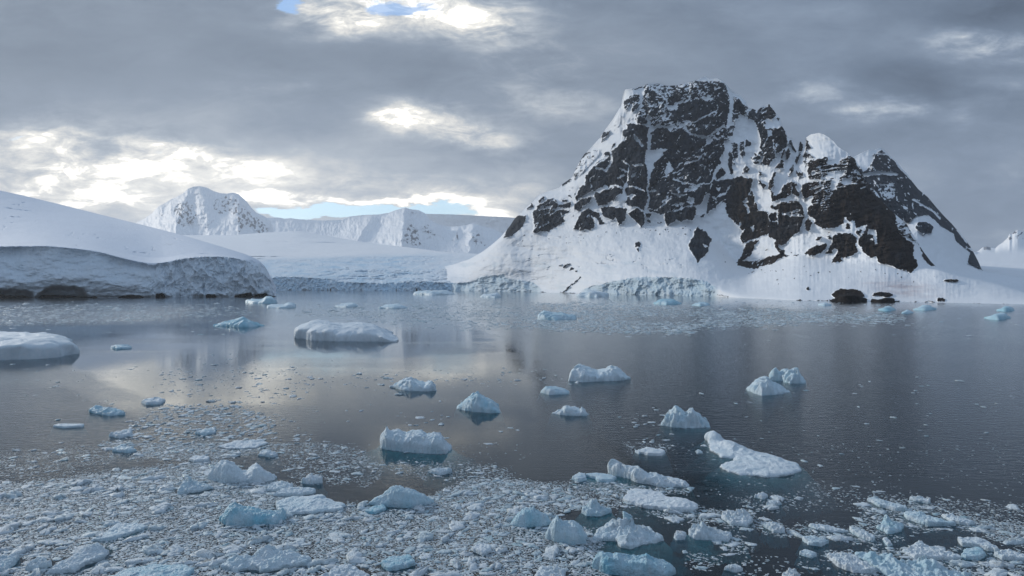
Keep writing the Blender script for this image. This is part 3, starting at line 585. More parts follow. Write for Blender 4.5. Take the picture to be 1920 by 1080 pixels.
def dg(px, py, D, A):
    cr = A.pop('_c'); i = A.pop('_i')
    d = .6*i*(34*(ridged(px/12, py/14, 3, 4)-.6)+12*fbm(px/4, py/5, 5, 3))
    d += (1-i)*cr*(26*(ridged(px/26+fbm(px/25, py/8, 4, 3), py/4.2, 6, 4)-.6)+9*fbm(px/5, py/2.2, 9, 3)+40*fbm(px/60, py/8, 19, 3))
    d += (1-i)*(1-cr)*(170*fbm(px/120, py/7, 12, 4))*sstep(0, 8, py-RG(px))
    return d
sg = sheet('glacier', np.arange(250, 1041, 1.0), RG, BG, [(BG, lambda x: wd(BG(x))), (CG, lambda x: wd(BG(x))+25), (lambda x: 0*x+505, lambda x: wd(BG(x))+330), (lambda x: 0*x+480, lambda x: wd(BG(x))+900), (lambda x: 0*x+462, lambda x: wd(BG(x))+2000), (RG, lambda x: wd(BG(x))+3600)], 210, dg, None, ag, back=1200, smooth_rows=1)
build_terrain('glacier', sg, M_GLA, 'broad crevassed glacier flowing down to the water between ice cap and massif', 'glacier', ('ice_cliff', 'jagged blue grey calving front of the glacier'))

# ---- far peaks
def far_peak(name, xs, R, base, D0, D1, ny, polys, amp, label, cat, seed=0, ribs=()):
    Rf = pl(R); Bf = pl(base)
    mk = Mask(int(xs[0])-10, 330, int(xs[-1])+10, 500)
    for v, p in polys: mk.poly([float(z) for z in p.replace(',', ' ').split()], v)
    def a(px, py, D):
        m = mk.at(px+6*fbm(px/10, py/10, seed+1, 5), py+7*fbm(px/8, py/12, seed+5, 5))
        g = ridged(px/15, py/34, seed+2, 5)-.6; f = fbm(px/6, py/5, seed+3, 4)
        rel = g*1.0+f*.45+fbm(px/45, py/40, seed+8, 3)*1.2
        r = m-sstep(.1, .5, m)*(.8*fbm(px/5, py/6, seed+6, 4)+.22)
        return {'rock': r, 'brown': zeros(r)+.2, 'ice': zeros(r), '_rel': rel, '_m': m}
    def d(px, py, D, A):
        rel = A.pop('_rel'); m = A.pop('_m'); top = sstep(0, 8, py-Rf(px))
        o = amp*rel*(.5+.5*sstep(.1, .6, m))*(.3+.7*top)
        for x1, y1, x2, y2, h, w1, w2 in ribs:
            t = np.clip((py-y1)/(y2-y1), 0, 1.3); cx = x1+(x2-x1)*t+7*fbm(py/11, px/40, seed+3, 4); q = px-cx; w = np.where(q < 0, w1, w2)*(.35+t)
            o = o+h*np.minimum(t*1.6, 1)*np.maximum(0, 1-np.abs(q)/w)
        return o
    s = sheet(name, xs, Rf, Bf, [(Bf, lambda x: D0+0*x), (Rf, lambda x: D1+0*x)], ny, d, None, a, back=900, foot=60)
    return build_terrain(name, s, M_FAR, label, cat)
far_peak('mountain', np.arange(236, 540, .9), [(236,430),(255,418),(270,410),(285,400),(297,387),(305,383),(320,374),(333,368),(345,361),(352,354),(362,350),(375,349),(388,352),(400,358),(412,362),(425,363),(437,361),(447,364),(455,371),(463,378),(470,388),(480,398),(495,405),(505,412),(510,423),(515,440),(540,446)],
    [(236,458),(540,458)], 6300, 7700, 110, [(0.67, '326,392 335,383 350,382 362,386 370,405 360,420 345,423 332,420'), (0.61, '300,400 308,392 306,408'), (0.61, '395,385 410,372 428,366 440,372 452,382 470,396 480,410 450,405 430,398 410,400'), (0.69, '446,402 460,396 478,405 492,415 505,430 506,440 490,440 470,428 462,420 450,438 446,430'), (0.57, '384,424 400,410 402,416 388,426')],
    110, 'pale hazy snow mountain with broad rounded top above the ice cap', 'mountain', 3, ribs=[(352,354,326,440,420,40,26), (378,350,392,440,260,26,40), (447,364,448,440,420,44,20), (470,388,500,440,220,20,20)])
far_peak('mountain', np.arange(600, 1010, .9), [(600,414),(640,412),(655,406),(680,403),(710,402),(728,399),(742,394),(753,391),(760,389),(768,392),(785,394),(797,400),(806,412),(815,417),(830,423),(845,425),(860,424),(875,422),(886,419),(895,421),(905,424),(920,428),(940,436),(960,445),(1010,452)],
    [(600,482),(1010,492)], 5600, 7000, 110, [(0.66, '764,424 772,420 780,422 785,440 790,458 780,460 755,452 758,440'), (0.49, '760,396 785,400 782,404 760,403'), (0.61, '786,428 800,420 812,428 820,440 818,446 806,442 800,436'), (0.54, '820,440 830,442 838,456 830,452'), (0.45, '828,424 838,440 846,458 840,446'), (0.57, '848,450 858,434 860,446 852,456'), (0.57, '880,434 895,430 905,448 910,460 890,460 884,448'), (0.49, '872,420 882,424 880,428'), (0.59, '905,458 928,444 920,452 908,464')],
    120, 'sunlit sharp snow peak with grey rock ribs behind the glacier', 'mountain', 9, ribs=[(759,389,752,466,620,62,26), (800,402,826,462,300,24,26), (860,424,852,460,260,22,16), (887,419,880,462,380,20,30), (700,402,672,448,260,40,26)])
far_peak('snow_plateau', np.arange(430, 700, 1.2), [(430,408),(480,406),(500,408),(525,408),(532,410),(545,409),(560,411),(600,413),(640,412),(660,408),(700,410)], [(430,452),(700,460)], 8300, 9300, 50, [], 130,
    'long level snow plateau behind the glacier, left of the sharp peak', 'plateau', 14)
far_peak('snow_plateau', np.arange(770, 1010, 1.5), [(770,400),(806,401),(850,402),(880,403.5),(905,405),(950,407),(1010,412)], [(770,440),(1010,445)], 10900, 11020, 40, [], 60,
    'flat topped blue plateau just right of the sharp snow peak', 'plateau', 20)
#WATER
# ------------------------------------------------------------------ water
def water():
    m, t = material('sea_water')
    P = t.n('ShaderNodeNewGeometry').outputs['Position']
    sp = t.n('ShaderNodeSeparateXYZ', {0: P})
    ruf = t.attr('ruffle')
    pa = t.v('MULTIPLY', P, (.012, .04, 0)); patch = t.noise(pa, 1.0, 5, .6, .4).outputs[0]
    r = t.m('ADD', ruf, t.m('MULTIPLY', t.m('SUBTRACT', patch, .5), .65), clamp=True)
    w1 = t.noise(t.v('MULTIPLY', P, (.55, 1.3, 0)), 1.0, 3, .5, .6).outputs[0]
    w2 = t.noise(t.v('MULTIPLY', P, (1.9, 3.6, 0)), 1.0, 3, .5, .5).outputs[0]
    h = t.m('ADD', t.m('MULTIPLY', w1, .055), t.m('MULTIPLY', w2, .022))
    st = t.m('MULTIPLY_ADD', r, 1.8, .06)
    bmp = t.n('ShaderNodeBump', {'Height': h, 'Strength': st, 'Distance': 1.0}).outputs[0]
    fr = t.n('ShaderNodeFresnel', {'IOR': 1.345, 'Normal': bmp}).outputs[0]
    gl = t.n('ShaderNodeBsdfGlossy', {'Color': (.95, .98, 1, 1), 'Roughness': t.m('MULTIPLY_ADD', r, .14, .05), 'Normal': bmp})
    tr = t.n('ShaderNodeBsdfTransparent', {'Color': (.97, .99, .99, 1)})
    df = t.n('ShaderNodeBsdfDiffuse', {'Color': (.009, .024, .034, 1)})
    body = t.n('ShaderNodeMixShader', {0: .22, 1: tr.outputs[0], 2: df.outputs[0]})
    s = t.n('ShaderNodeMixShader', {0: fr, 1: body.outputs[0], 2: gl.outputs[0]})
    va = t.n('ShaderNodeVolumeAbsorption', {'Color': (.0, .66, .70, 1), 'Density': .58})
    t.n('ShaderNodeOutputMaterial', {'Surface': s.outputs[0], 'Volume': va.outputs[0]})
    mb, t = material('sea_floor')
    b = t.n('ShaderNodeBsdfDiffuse', {'Color': (.01, .02, .025, 1)}); t.n('ShaderNodeOutputMaterial', {'Surface': b.outputs[0]})
    us = np.concatenate([[-6, -4, -2.5, -1.6, -1.2], np.linspace(-1, 1, 181), [1.2, 1.6, 2.5, 4, 6]])
    rows = 534+np.concatenate([np.geomspace(1.9, 30, 46), np.linspace(31, 560, 200)])[::-1]
    ys = np.concatenate([[-600, -200, -50, 0, 20], wd(rows), [15500]])
    X = us[None, :]*np.maximum(ys, 300)[:, None]; Y = np.broadcast_to(ys[:, None], X.shape)
    X = us[None, :]*np.where(ys < 47, 47, ys)[:, None]
    wide = np.abs(us) > 1; X[:, wide] = np.sign(us[wide])*np.maximum(np.abs(X[:, wide]), (np.abs(us[wide])*600)[None, :])
    px = 960+X/np.maximum(Y, 30)*F; py = 534+H*F/np.maximum(Y, 10)
    RM = Mask(-200, 534, 2120, 1100, .25)
    for v, p in RUFFLE: RM.poly([float(z) for z in p.replace(',', ' ').split()], v)
    RM.a = blur(RM.a, 5)
    rf = RM.at(np.clip(px, -190, 2110)+14*fbm(px/60, py/12, 2, 3), py+4*fbm(px/70, py/9, 4, 4))
    ny, nx = X.shape
    V = np.stack([X, Y, np.zeros_like(X)], -1).reshape(-1, 3)
    Q = grid_quads(ny, nx)
    i = np.arange(ny*nx).reshape(ny, nx)
    ring = np.concatenate([i[0, :], i[1:, -1], i[-1, :-1][::-1], i[1:-1, 0][::-1]])
    Vb = V[ring].copy(); Vb[:, 2] = -40; n = len(ring); b0 = len(V)
    k = np.arange(n); kn = (k+1) % n
    side = np.stack([ring[k], b0+k, b0+kn, ring[kn]], -1)
    cen = b0+n
    Va = np.concatenate([V, Vb, [[0, 6000, -40]]]); T = np.stack([b0+kn, b0+k, np.full(n, cen)], -1)
    Qa = np.concatenate([Q, side]); mi = np.concatenate([np.zeros(len(Q)), np.ones(len(side)), np.ones(n)])
    o = mesh_np('water', Va, Qa, [m, mb], {'ruffle': np.concatenate([rf.ravel(), np.zeros(n+1)])}, mi=mi, T=T)
    tag(o, 'calm dark sea with patches of ruffled and mirror smooth water', 'water', kind='structure')
RUFFLE = [(.2, '-200,534 2120,534 2120,580 1500,580 1200,580 1000,570 700,560 400,562 300,566 -200,566'), (1.0, '980,574 1300,572 1720,590 1700,606 1480,606 1300,618 1180,626 1000,622'), (.55, '-200,566 300,566 420,578 250,606 -200,606'), (.95, '1000,622 1300,620 1500,608 2120,606 2120,900 1250,890 1180,860 1100,800 1040,740'),
 (.02, '0,612 900,600 1000,650 900,760 300,760 140,690'), (.62, '-200,715 120,726 200,760 290,800 240,830 100,850 -200,870'), (.85, '1560,650 2120,590 2120,830 1900,850 1700,800 1560,720'), (.04, '600,640 1000,640 1000,900 600,900'), (.75, '1750,575 2120,575 2120,620 1700,640')]
water()

# ------------------------------------------------------------------ floating ice
def sdf(P, x, y):
    d = np.full(x.shape, 1e18); ins = np.zeros(x.shape, bool)
    for (x1, y1), (x2, y2) in zip(P, np.roll(P, -1, 0)):
        l2 = (x2-x1)**2+(y2-y1)**2+1e-12
        t = np.clip(((x-x1)*(x2-x1)+(y-y1)*(y2-y1))/l2, 0, 1)
        d = np.minimum(d, (x-x1-t*(x2-x1))**2+(y-y1-t*(y2-y1))**2)
        if y1 != y2: ins ^= ((y1 > y) != (y2 > y)) & (x < (x2-x1)*(y-y1)/(y2-y1)+x1)
    d = np.sqrt(d); return np.where(ins, d, -d)
def pts(s): return np.array([float(z) for z in s.replace(',', ' ').split()]).reshape(-1, 2)
def ground(P): 
    d = wd(P[:, 1]); return np.stack([(P[:, 0]-960)/F*d, d], -1)
SEED = [0]
def floe(name, label, cat, fp, top=None, h=.5, bumps=(), blue=.15, rough=.25, power=.45, edge=.12, shelf=.20, slope=2.6, group=None, foot=False, mat=None, res=None, fine=1.0, lift=0.0):
    """One piece of floating ice: a footprint on the water, a skyline or bumps that give its height, and its flank below the surface."""
    SEED[0] += 13; sd_ = SEED[0]
    fpx = pts(fp) if isinstance(fp, str) else np.array(fp, float)
    P = ground(fpx); mn = P.min(0); mx = P.max(0); c = (mn+mx)/2; size = mx-mn; big = size.max(); small = max(min(size), .25*big)
    mar = shelf*max(small, .3*big)+.05*big
    pw = np.ptp(fpx[:, 0])
    n = res or int(np.clip(pw*1.15, 30, 190)); cell = (size[0]+2*mar)/n
    cy = cell*(1.0 if size[1]*1.0 < 1.5*size[0] else 1.6)
    xs = np.arange(mn[0]-mar, mx[0]+mar+cell, cell); ys = np.arange(mn[1]-mar, mx[1]+mar+cy, cy)
    X, Y = np.meshgrid(xs, ys)
    u = (X-c[0])/small; v = (Y-c[1])/small
    sdv = sdf(P, X+.035*big*fbm(u*2.2, v*2.2, sd_, 3), Y+.035*big*fbm(u*2.2, v*2.2, sd_+5, 3))
    sdv = sdv+.05*small*fbm(u*5, v*5, sd_+9, 4)
    half = max(sdv.max(), 1e-3)
    s = np.clip(sdv/half, 0, 1)
    if top is not None: s = np.clip(sdv/(.36*half), 0, 1)
    rr = np.random.default_rng(sd_); kf = 40; fc = rr.uniform(mn, mx, (kf, 2)); fo = rr.normal(0, 1, (kf, 3))
    wx_ = X+.06*small*fbm(u*4, v*4, sd_+51, 3); wy_ = Y+.06*small*fbm(u*4, v*4, sd_+55, 3)
    fd = np.stack([((wx_-a)*(1 if size[0] <= size[1] else small/size[0]*1.6))**2+(wy_-b)**2 for a, b in fc]); fi = fd.argmin(0)
    fct = fo[fi, 0]*.5+fo[fi, 1]*(X-fc[fi, 0])/small*1.6+fo[fi, 2]*(Y-fc[fi, 1])/small*1.6
    fct = np.clip(fct, -1.2, 1.2)
    if top is not None:
        tp = pts(top); dm = float(np.mean(P[:, 1]))
        # distance of the middle of the footprint at each bearing
        hz = H-(tp[:, 1]-HOR)/F*dm
        px = 960+X/Y*F
        ht = np.interp(px, tp[:, 0], hz)
        ht = np.maximum(ht+lift, .02*big); tmax = ht.max()
        z = ht*s**power
    else:
        z = h*(np.clip(s/max(edge*.7, .02), 0, 1)**.4)*(.84+.16*s)
    for (bx, by, br, bh) in bumps:
        g = ground(np.array([[bx, by]]))[0]; r = br/F*g[1]
        z = z+bh*np.exp(-(((X-g[0])/r)**2+((Y-g[1])/(r*1.5))**2)**1.3)*sstep(0, .12, s)
    zr = max(z.max(), 1e-3)
    nz = fbm(u*3.2, v*3.2, sd_+21, 5); nf = fbm(u*11, v*11, sd_+31, 4); rg = ridged(u*4, v*4, sd_+41, 4)-.62
    nf2 = fbm(u*24, v*24, sd_+61, 3)
    z = z+zr*rough*.28*nf2*sstep(.02, .2, s)*fine
    bil = np.abs(perlin(u*7+.4*nz, v*7, sd_+71))*1.4+.6*np.abs(perlin(u*15, v*15, sd_+75)); rough *= 1.35
    z = z*(1+rough*(.8*nz+.9*rg+1.0*fct*fine))+zr*rough*(.5*nf+.85*(.45-bil))*sstep(0, .15, s)*fine
    if top is not None: z = np.where(z > 0, np.minimum(z, (.93+.07*np.tanh((z/np.maximum(ht, 1e-3)-.93)/.07))*ht*(1+.12*nf)), z)
    z = np.where(sdv > 0, np.maximum(z, .012*zr+.0*z), slope*np.minimum(sdv, 0)*(1+.5*nz)-.01*zr)
    # undercut: the flank leans out a little above the water
    gx = np.gradient(s, axis=1); gy = np.gradient(s, axis=0); gl = np.hypot(gx, gy)+1e-6
    lean = .075*small*np.exp(-((sdv/half-.06)/.07)**2)*(nz+.3)
    jx = .030*small*fine*fbm(u*9, v*9, z/zr*2+sd_, 3); jy = .030*small*fine*fbm(u*9, v*9, z/zr*2+sd_+40, 3)
    V = np.stack([X-gx/gl*lean+jx, Y-gy/gl*lean+jy, z], -1)
    bl = np.clip(blue+.45*sstep(.2, 0, s)*0+.5*nz*blue*2+sstep(.0, -.1, sdv/half)*.9, 0, 1)
    ny, nx = X.shape; Q = grid_quads(ny, nx)
    keep = (sdv.ravel()[Q] > -mar).any(1)
    Q = Q[keep]
    org = np.array([c[0], c[1], 0.0]); V = V.reshape(-1, 3)-org; A = {'blue': bl}
    sub = (V[:, 2][Q].max(1) < 0) & foot
    v1, q1, a1 = compact(V, Q[~sub], A)
    o = mesh_np(name, v1, q1, mat or M_BERG, a1); o.location = org
    tag(o, label, cat, group)
    if foot and sub.any():
        v1, q1, a1 = compact(V, Q[sub], A); f = mesh_np('submerged_foot', v1, q1, M_FOOT, a1, parent=o); tag(f, 'turquoise foot of the ice under water')
    return o
def ell(cx, cy, w, hh, n=14, seed=0):
    r = np.random.default_rng(int(cx*7+cy*13+seed)); th = np.linspace(0, 2*np.pi, n, endpoint=False)
    k = 1+r.uniform(-.28, .22, n)
    return np.stack([cx+w/2*np.cos(th)*k, cy+hh/2*np.sin(th)*k], -1)
#BERGS
BG_ = 'icebergs standing in the open water'; FL_ = 'ice floes in the drift'
def B(label, fp, top=None, **k): return floe('iceberg', label, 'iceberg', fp, top, group=BG_, **k)
def P_(label, fp, top=None, **k): return floe('ice_floe', label, 'ice floe', fp, top, group=FL_, **k)
# icebergs and bergy bits further out
B('largest smooth grey white iceberg, long and rounded like a loaf, centre left', '556,634 585,637 600,639 660,640 740,641 743,637 735,629 680,625 600,624 560,627', '556,622 559,611 564,606 580,604 600,604 640,610 680,607 700,610 720,617 732,626 742,640', power=.30, rough=.07, blue=.05, foot=True, fine=.5)
B('flat topped white iceberg cut by the left edge', '-110,675 0,675 60,673 115,669 136,663 141,655 120,650 0,648 -110,648', '-110,627 0,628 60,629 108,629 124,632 133,642 141,655', power=.22, rough=.07, blue=.10, foot=True, fine=.5)
B('low turquoise iceberg with a small central hump off the ice cliff', '400,611 430,612 445,614 470,613 492,611 470,606 430,606', '400,608 420,605 440,602 455,596 470,602 492,609', blue=.85, rough=.25)
B('bluish berg with a dark rounded end at the tip of the ice cliff', '462,567 490,569 518,569 512,565 470,564', '462,561 475,562 490,563 500,556 508,555 518,564', blue=.5, power=.35)
B('long low floe with one small white knob beyond the turquoise berg', '500,577 530,578 552,577 548,573 505,573', '500,574 530,573 540,569 551,568 553,575', blue=.3)
B('thin white ice raft to the left of a similar one, far centre', '630,575 650,576.5 672,575 665,572 640,572', '630,571 650,570 664,568 672,572', blue=.3)
B('thin white ice raft to the right of a similar one, far centre', '712,578 740,579 763,577.5 750,574 720,574', '712,575 730,572 745,571 763,574', blue=.35)
B('pale ice rubble raft close under the glacier front', '776,552 810,553.5 850,552 840,549.5 790,549.5', '776,548 800,545 830,546 850,549', blue=.3)
B('small white block just off the left lobe of ice cliff', '905,557 925,558.5 938,557 930,554', '905,555 925,551 932,549 938,553', blue=.2)
B('broken blue white berg far out in the middle of the channel', '1008,599 1040,601 1080,599 1078,594 1015,593', '1008,589 1020,584 1035,588 1055,588 1066,591 1080,592', blue=.5, rough=.35)
B('dark blue berg lying off the grey ice cliff', '1226,570 1250,571.5 1276,570 1265,566 1235,566', '1226,566 1240,562 1262,562 1276,566', blue=.75)
B('pale blue low berg right of the dark blue one', '1296,573 1315,574 1332,572.5 1320,569.5', '1296,570 1312,567 1326,568 1332,571', blue=.55)
B('white rubble pile at the foot of the grey ice cliff', '1086,556 1115,557 1140,555 1130,552 1095,552', '1086,550 1105,545 1125,547 1140,551', blue=.2)
B('light blue berg off the dark shore rocks', '1650,582 1665,583 1678,581 1668,577', '1650,578 1662,574 1678,578', blue=.6)
B('light blue raft below the light blue berg off the shore rocks', '1690,588 1705,588 1712,586 1700,584', '1690,585 1702,582 1712,585', blue=.5)
B('whitish blue berg furthest left of the right hand shore group', '1535,572 1546,573.5 1558,572.5 1548,569', '1535,570 1547,568 1558,571', blue=.3)
B('blue white berg beyond the others off the right shore', '1715,581 1735,582 1750,580 1738,575', '1715,577 1730,573 1745,574 1750,578', blue=.5)
B('upper of two blue bergs near the right edge', '1872,583 1888,584 1902,582 1890,578', '1872,580 1885,574 1902,580', blue=.6)
B('lower of two blue bergs near the right edge', '1853,598 1870,600 1893,597 1880,592', '1853,593 1868,588 1885,589 1893,595', blue=.6)
# middle distance
B('white saddle shaped berg with a turquoise waterline', '1066,714 1090,716 1120,715 1170,713 1182,711 1165,704 1120,703 1075,704', '1066,694 1072,686 1085,685 1105,692 1120,698 1135,694 1145,688 1155,690 1170,699 1183,711', blue=.22, rough=.12, power=.38, foot=True, shelf=.3)
B('white wedge shaped berg with an upturned right end', '732,726 760,732 800,734 819,732 808,723 760,719', '732,725 745,719 755,713 770,711 780,714 798,719 808,710 814,711 817,721 819,731', blue=.3, rough=.22, power=.5)
B('pale blue berg rising to a pointed fin', '856,766 880,771 920,775 937,774 935,764 900,758 865,759', '856,765 870,754 884,744 895,738 903,745 915,749 928,752 935,761 938,773', blue=.55, rough=.14, power=.45, foot=True, shelf=.3)
B('small smooth oblong berg left of the saddle shaped one', '1012,736 1030,740 1066,739 1068,734 1040,731', '1012,729 1022,724 1045,727 1060,730 1069,735', blue=.4, rough=.1, power=.35)
B('low white berg with a little ear at its right tip', '1035,775 1060,779 1100,780 1103,776 1075,769', '1035,774 1050,766 1062,762 1080,766 1087,768 1091,762 1100,770 1103,778', blue=.2, rough=.25)
B('crumbly white berg shaped like a low cone', '1399,729 1412,737 1430,742 1455,740 1481,735 1465,726 1430,722', '1399,727 1410,718 1425,712 1438,710 1450,720 1465,727 1482,735', blue=.3, rough=.28, power=.55, foot=True, shelf=.35)
B('jagged blue white berg with two turrets behind the cone shaped one', '1439,713 1465,714 1480,719 1511,719 1505,712 1460,708', '1439,706 1444,696 1455,691 1462,700 1470,695 1483,692 1496,691 1500,702 1512,713', blue=.4, rough=.3, power=.4)
B('craggy white berg with two knobbly horns on dark water', '1239,797 1260,801 1285,803 1331,801 1325,793 1285,788 1250,789', '1239,793 1247,782 1246,775 1260,771 1266,765 1275,769 1283,776 1289,775 1292,769 1298,767 1305,774 1318,783 1330,792 1332,800', blue=.32, rough=.33, power=.5, foot=True, shelf=.35)
P_('big white floe drawn out to a raised point at its upper left', '1328,822 1341,820 1352,826 1367,833 1387,841 1410,849 1440,855 1475,864 1496,872 1493,883 1482,889 1470,893 1440,894 1410,891 1385,891 1365,885 1348,876 1362,869 1386,866 1378,860 1352,858 1336,847 1330,834', h=0.34, bumps=[(1337,826,14,1.0), (1365,840,16,.5), (1385,848,22,.35), (1430,870,50,.2)], blue=.12, rough=.10, edge=.3, foot=True, shelf=.32, slope=.9)
P_('tilted white slab overhanging a dark teal submerged base', '712,840 740,845 790,850 833,851 846,842 838,836 790,830 760,828 720,830', '712,824 718,814 724,804 732,814 745,811 760,817 775,811 790,811 800,815 815,811 828,816 836,828 846,834', blue=.22, rough=0.19, power=.22, foot=True, shelf=.55, slope=.7)
# foreground floes, left to right
P_('twin humped white floe in front of open water, left of centre', '389,899 420,906 445,904 480,906 512,901 519,895 490,888 450,890 410,886', '389,886 393,876 405,869 425,866 440,872 455,884 463,885 475,875 482,873 500,884 515,891 519,897', blue=.18, rough=0.12, power=.55, foot=True)
P_('thick pale blue curved floe with a serrated upper edge', '412,976 425,985 470,987 522,982 538,970 520,966 470,968 430,966', '411,966 420,958 430,950 440,945 455,952 470,953 490,958 510,962 524,961 530,953 538,960', blue=.75, rough=0.10, power=.35, foot=True)
P_('broad flat white floe touching the curved pale blue one', '516,947 540,936 570,933 600,934 612,941 635,946 650,949 640,957 600,963 545,965 520,957', h=0.32, bumps=[(600,945,25,.2)], blue=.25, rough=.12)
P_('flat ridged floe behind the broad one, pointing right', '513,930 530,921 560,918 588,920 592,924 570,929 540,931', h=0.34, blue=.2, rough=.2)
P_('low white floe up against the twin humped one', '498,921 510,910 530,907 550,911 545,918 520,922', h=0.34, blue=.2)
P_('wedge of pale floe in the brash below the twin humps', '331,927 342,912 365,909 390,913 400,916 370,923', h=0.34, bumps=[(350,914,10,.5)], blue=.3)
P_('large white floe near the bottom edge with a curled ridge', '417,1066 430,1054 455,1048 472,1050 490,1036 530,1039 555,1042 582,1052 570,1061 530,1066 495,1073 470,1067 440,1073', h=0.32, bumps=[(500,1045,16,.5), (530,1050,22,.25), (455,1056,18,.2)], blue=.25, rough=.2)
P_('slanting white floe with a turquoise lower rim, far left brash', '171,1015 200,1001 220,985 245,985 270,987 277,991 240,1004 205,1014', h=0.26, blue=.3, rough=.18, foot=True, shelf=.4, slope=.7)
P_('long white floe with a lilac sheen in the bottom left corner', '87,1076 110,1061 140,1047 150,1034 180,1027 204,1037 195,1049 160,1059 140,1073', h=0.34, bumps=[(178,1036,14,.25)], blue=.15, rough=.2)
P_('white block cut by the left edge near the bottom', '-14,1071 0,1053 20,1046 36,1048 28,1059 10,1073', h=0.37, blue=.3)
P_('squarish white floe between the corner block and the long lilac floe', '47,1069 60,1058 80,1050 96,1061 80,1069', h=0.38, blue=.2)
P_('pale blue floe cut by the bottom edge, left part', '203,1086 240,1072 290,1064 350,1065 362,1072 340,1098 230,1100', h=0.30, blue=.65, rough=.12)
P_('lumpy white floe cut by the bottom edge left of the blue block', '598,1088 640,1062 665,1068 692,1082 680,1098 620,1100', h=0.31, blue=.12, rough=.25)
P_('pale blue block in dense brash near the bottom edge', '715,1058 735,1049 770,1047 779,1060 750,1068 725,1072', h=0.34, blue=.7, rough=.1)
P_('broad pale blue faceted floe at the edge of the dense brash', '687,946 700,941 740,936 790,938 812,941 800,947 770,953 720,950', '687,943 695,937 718,928 733,917 745,915 765,918 790,926 808,934 813,942', blue=.45, rough=0.11, power=.55)
P_('translucent bluish slab low in the brash before the faceted floe', '683,962 700,953 720,950 724,956 705,964', h=0.26, blue=.75, rough=.1)
P_('arched pale blue floe next to the dark inlet', '957,985 985,989 1015,987 1037,983 1030,976 985,974 962,978', '956,980 970,965 985,956 1000,955 1015,962 1030,971 1038,982', blue=.6, rough=0.09, power=.55)
P_('smooth pale blue block with a raised fin on its left', '1022,1009 1040,1016 1070,1021 1098,1019 1102,1008 1080,1000 1035,1000', '1021,1002 1030,986 1040,975 1046,970 1053,981 1080,982 1091,989 1099,1000 1102,1014', blue=.42, rough=0.07, power=.28, foot=True)
CARRIER = P_('rough white floe carrying an upright blue block', '1114,1003 1120,994 1160,992 1175,990 1200,988 1215,994 1246,1014 1225,1019 1200,1022 1186,1029 1165,1027 1155,1014 1117,1014', h=0.30, bumps=[(1165,1001,26,.45), (1190,1006,18,.4), (1178,1022,10,.3)], blue=.22, rough=.28, foot=True, shelf=.4, slope=1.1)
def upright_block(parent):
    g = ground(np.array([[1181., 994.]]))[0]; n = 15
    a = np.linspace(-1, 1, n); vs = []; qs = []; off = 0
    for ax in range(3):
        for sg_ in (-1, 1):
            A, B_ = np.meshgrid(a, a); C_ = np.full_like(A, sg_); q = [A, B_]; q.insert(ax, C_)
            vs.append(np.stack(q, -1).reshape(-1, 3)); k = grid_quads(n, n); qs.append((k if sg_ > 0 else k[:, ::-1])+off); off += n*n
    V = np.concatenate(vs); V, inv = np.unique(np.round(V, 4), axis=0, return_inverse=True); Q = inv.reshape(-1)[np.concatenate(qs)]
    x, y, z = V.T; t_ = (z+1)/2
    wx = .50-.16*t_; wy = .38-.10*t_
    N = fbm(x*1.3, y*1.3, z*1.3+5, 3); e = 1-.06*((np.abs(x) > .9)*1.+(np.abs(y) > .9)+(np.abs(z) > .9)-1)
    W = np.stack([x*wx*e-.30*t_+.09+.08*N, y*wy*e+.1*t_, t_*(1.42-.16*x)+.05*N-.1+.06*fbm(x*3, y*3, z*3, 3)], -1)
    o = mesh_np('upright_block', W, Q, M_BERG, {'blue': np.full(len(W), .62)}, parent=parent)
    o.location = (g[0]-parent.location.x, g[1]-parent.location.y, 0); tag(o, 'upright pale blue block of ice')
upright_block(CARRIER)
P_('thick pale blue berg piece at the bottom edge with dark water right of it', '1113,1066 1140,1076 1200,1085 1250,1086 1266,1076 1250,1064 1180,1060 1120,1058', '1112,1050 1130,1042 1150,1045 1158,1042 1170,1046 1200,1046 1212,1042 1225,1048 1245,1053 1266,1054', blue=.65, rough=0.10, power=.28, foot=True)
P_('diamond shaped white floe in dense brash, centre bottom', '884,1032 900,1024 918,1028 922,1035 905,1042', h=0.31, blue=.08, rough=.12)
P_('white lumpy floe cut by the bottom edge, centre', '1004,1084 1012,1068 1035,1066 1060,1075 1058,1094 1015,1096', h=0.31, blue=.12, rough=.3)
P_('long knobbly white berg bit with a steep right end', '1137,886 1150,891 1180,898 1200,906 1240,912 1290,914 1295,909 1260,901 1200,894 1160,886', '1136,880 1142,871 1158,873 1180,880 1198,877 1206,883 1215,888 1230,885 1245,890 1260,891 1275,893 1283,891 1290,903 1296,912', blue=.12, rough=0.26, power=.32, foot=True)
P_('flat white double slab below the long knobbly piece', '1168,941 1178,933 1177,926 1190,923 1210,923 1232,928 1250,936 1265,938 1290,945 1308,952 1303,958 1280,961 1240,957 1200,951', h=0.38, bumps=[(1275,950,22,.2)], blue=.06, rough=.1, foot=True, shelf=.3)
P_('small grey white floe left of a similar smooth pair, before open water', '1072,899 1085,892 1097,893 1100,901 1085,904', h=0.40, blue=.3, rough=.1)
P_('smooth rounded floe between the small grey floe and the long knobbly piece', '1098,893 1115,891 1135,892 1155,897 1150,904 1122,904 1115,898', h=0.34, blue=.4, rough=.08, foot=True, shelf=.4, slope=.6)
P_('small bluish dome in the dark inlet with a teal shelf', '1090,961 1105,953 1125,955 1146,961 1125,968 1100,967', h=0.38, bumps=[(1112,957,9,.5)], blue=.4, foot=True, shelf=.4, slope=1.2)
P_('white knobbly lump with a teal pool in front, on dark water', '1289,1002 1300,996 1335,998 1350,1000 1374,1006 1365,1016 1345,1014 1300,1011', h=0.30, bumps=[(1312,1001,18,.5), (1346,995,6,.9)], blue=.2, rough=.3, foot=True, shelf=.5, slope=1.0)
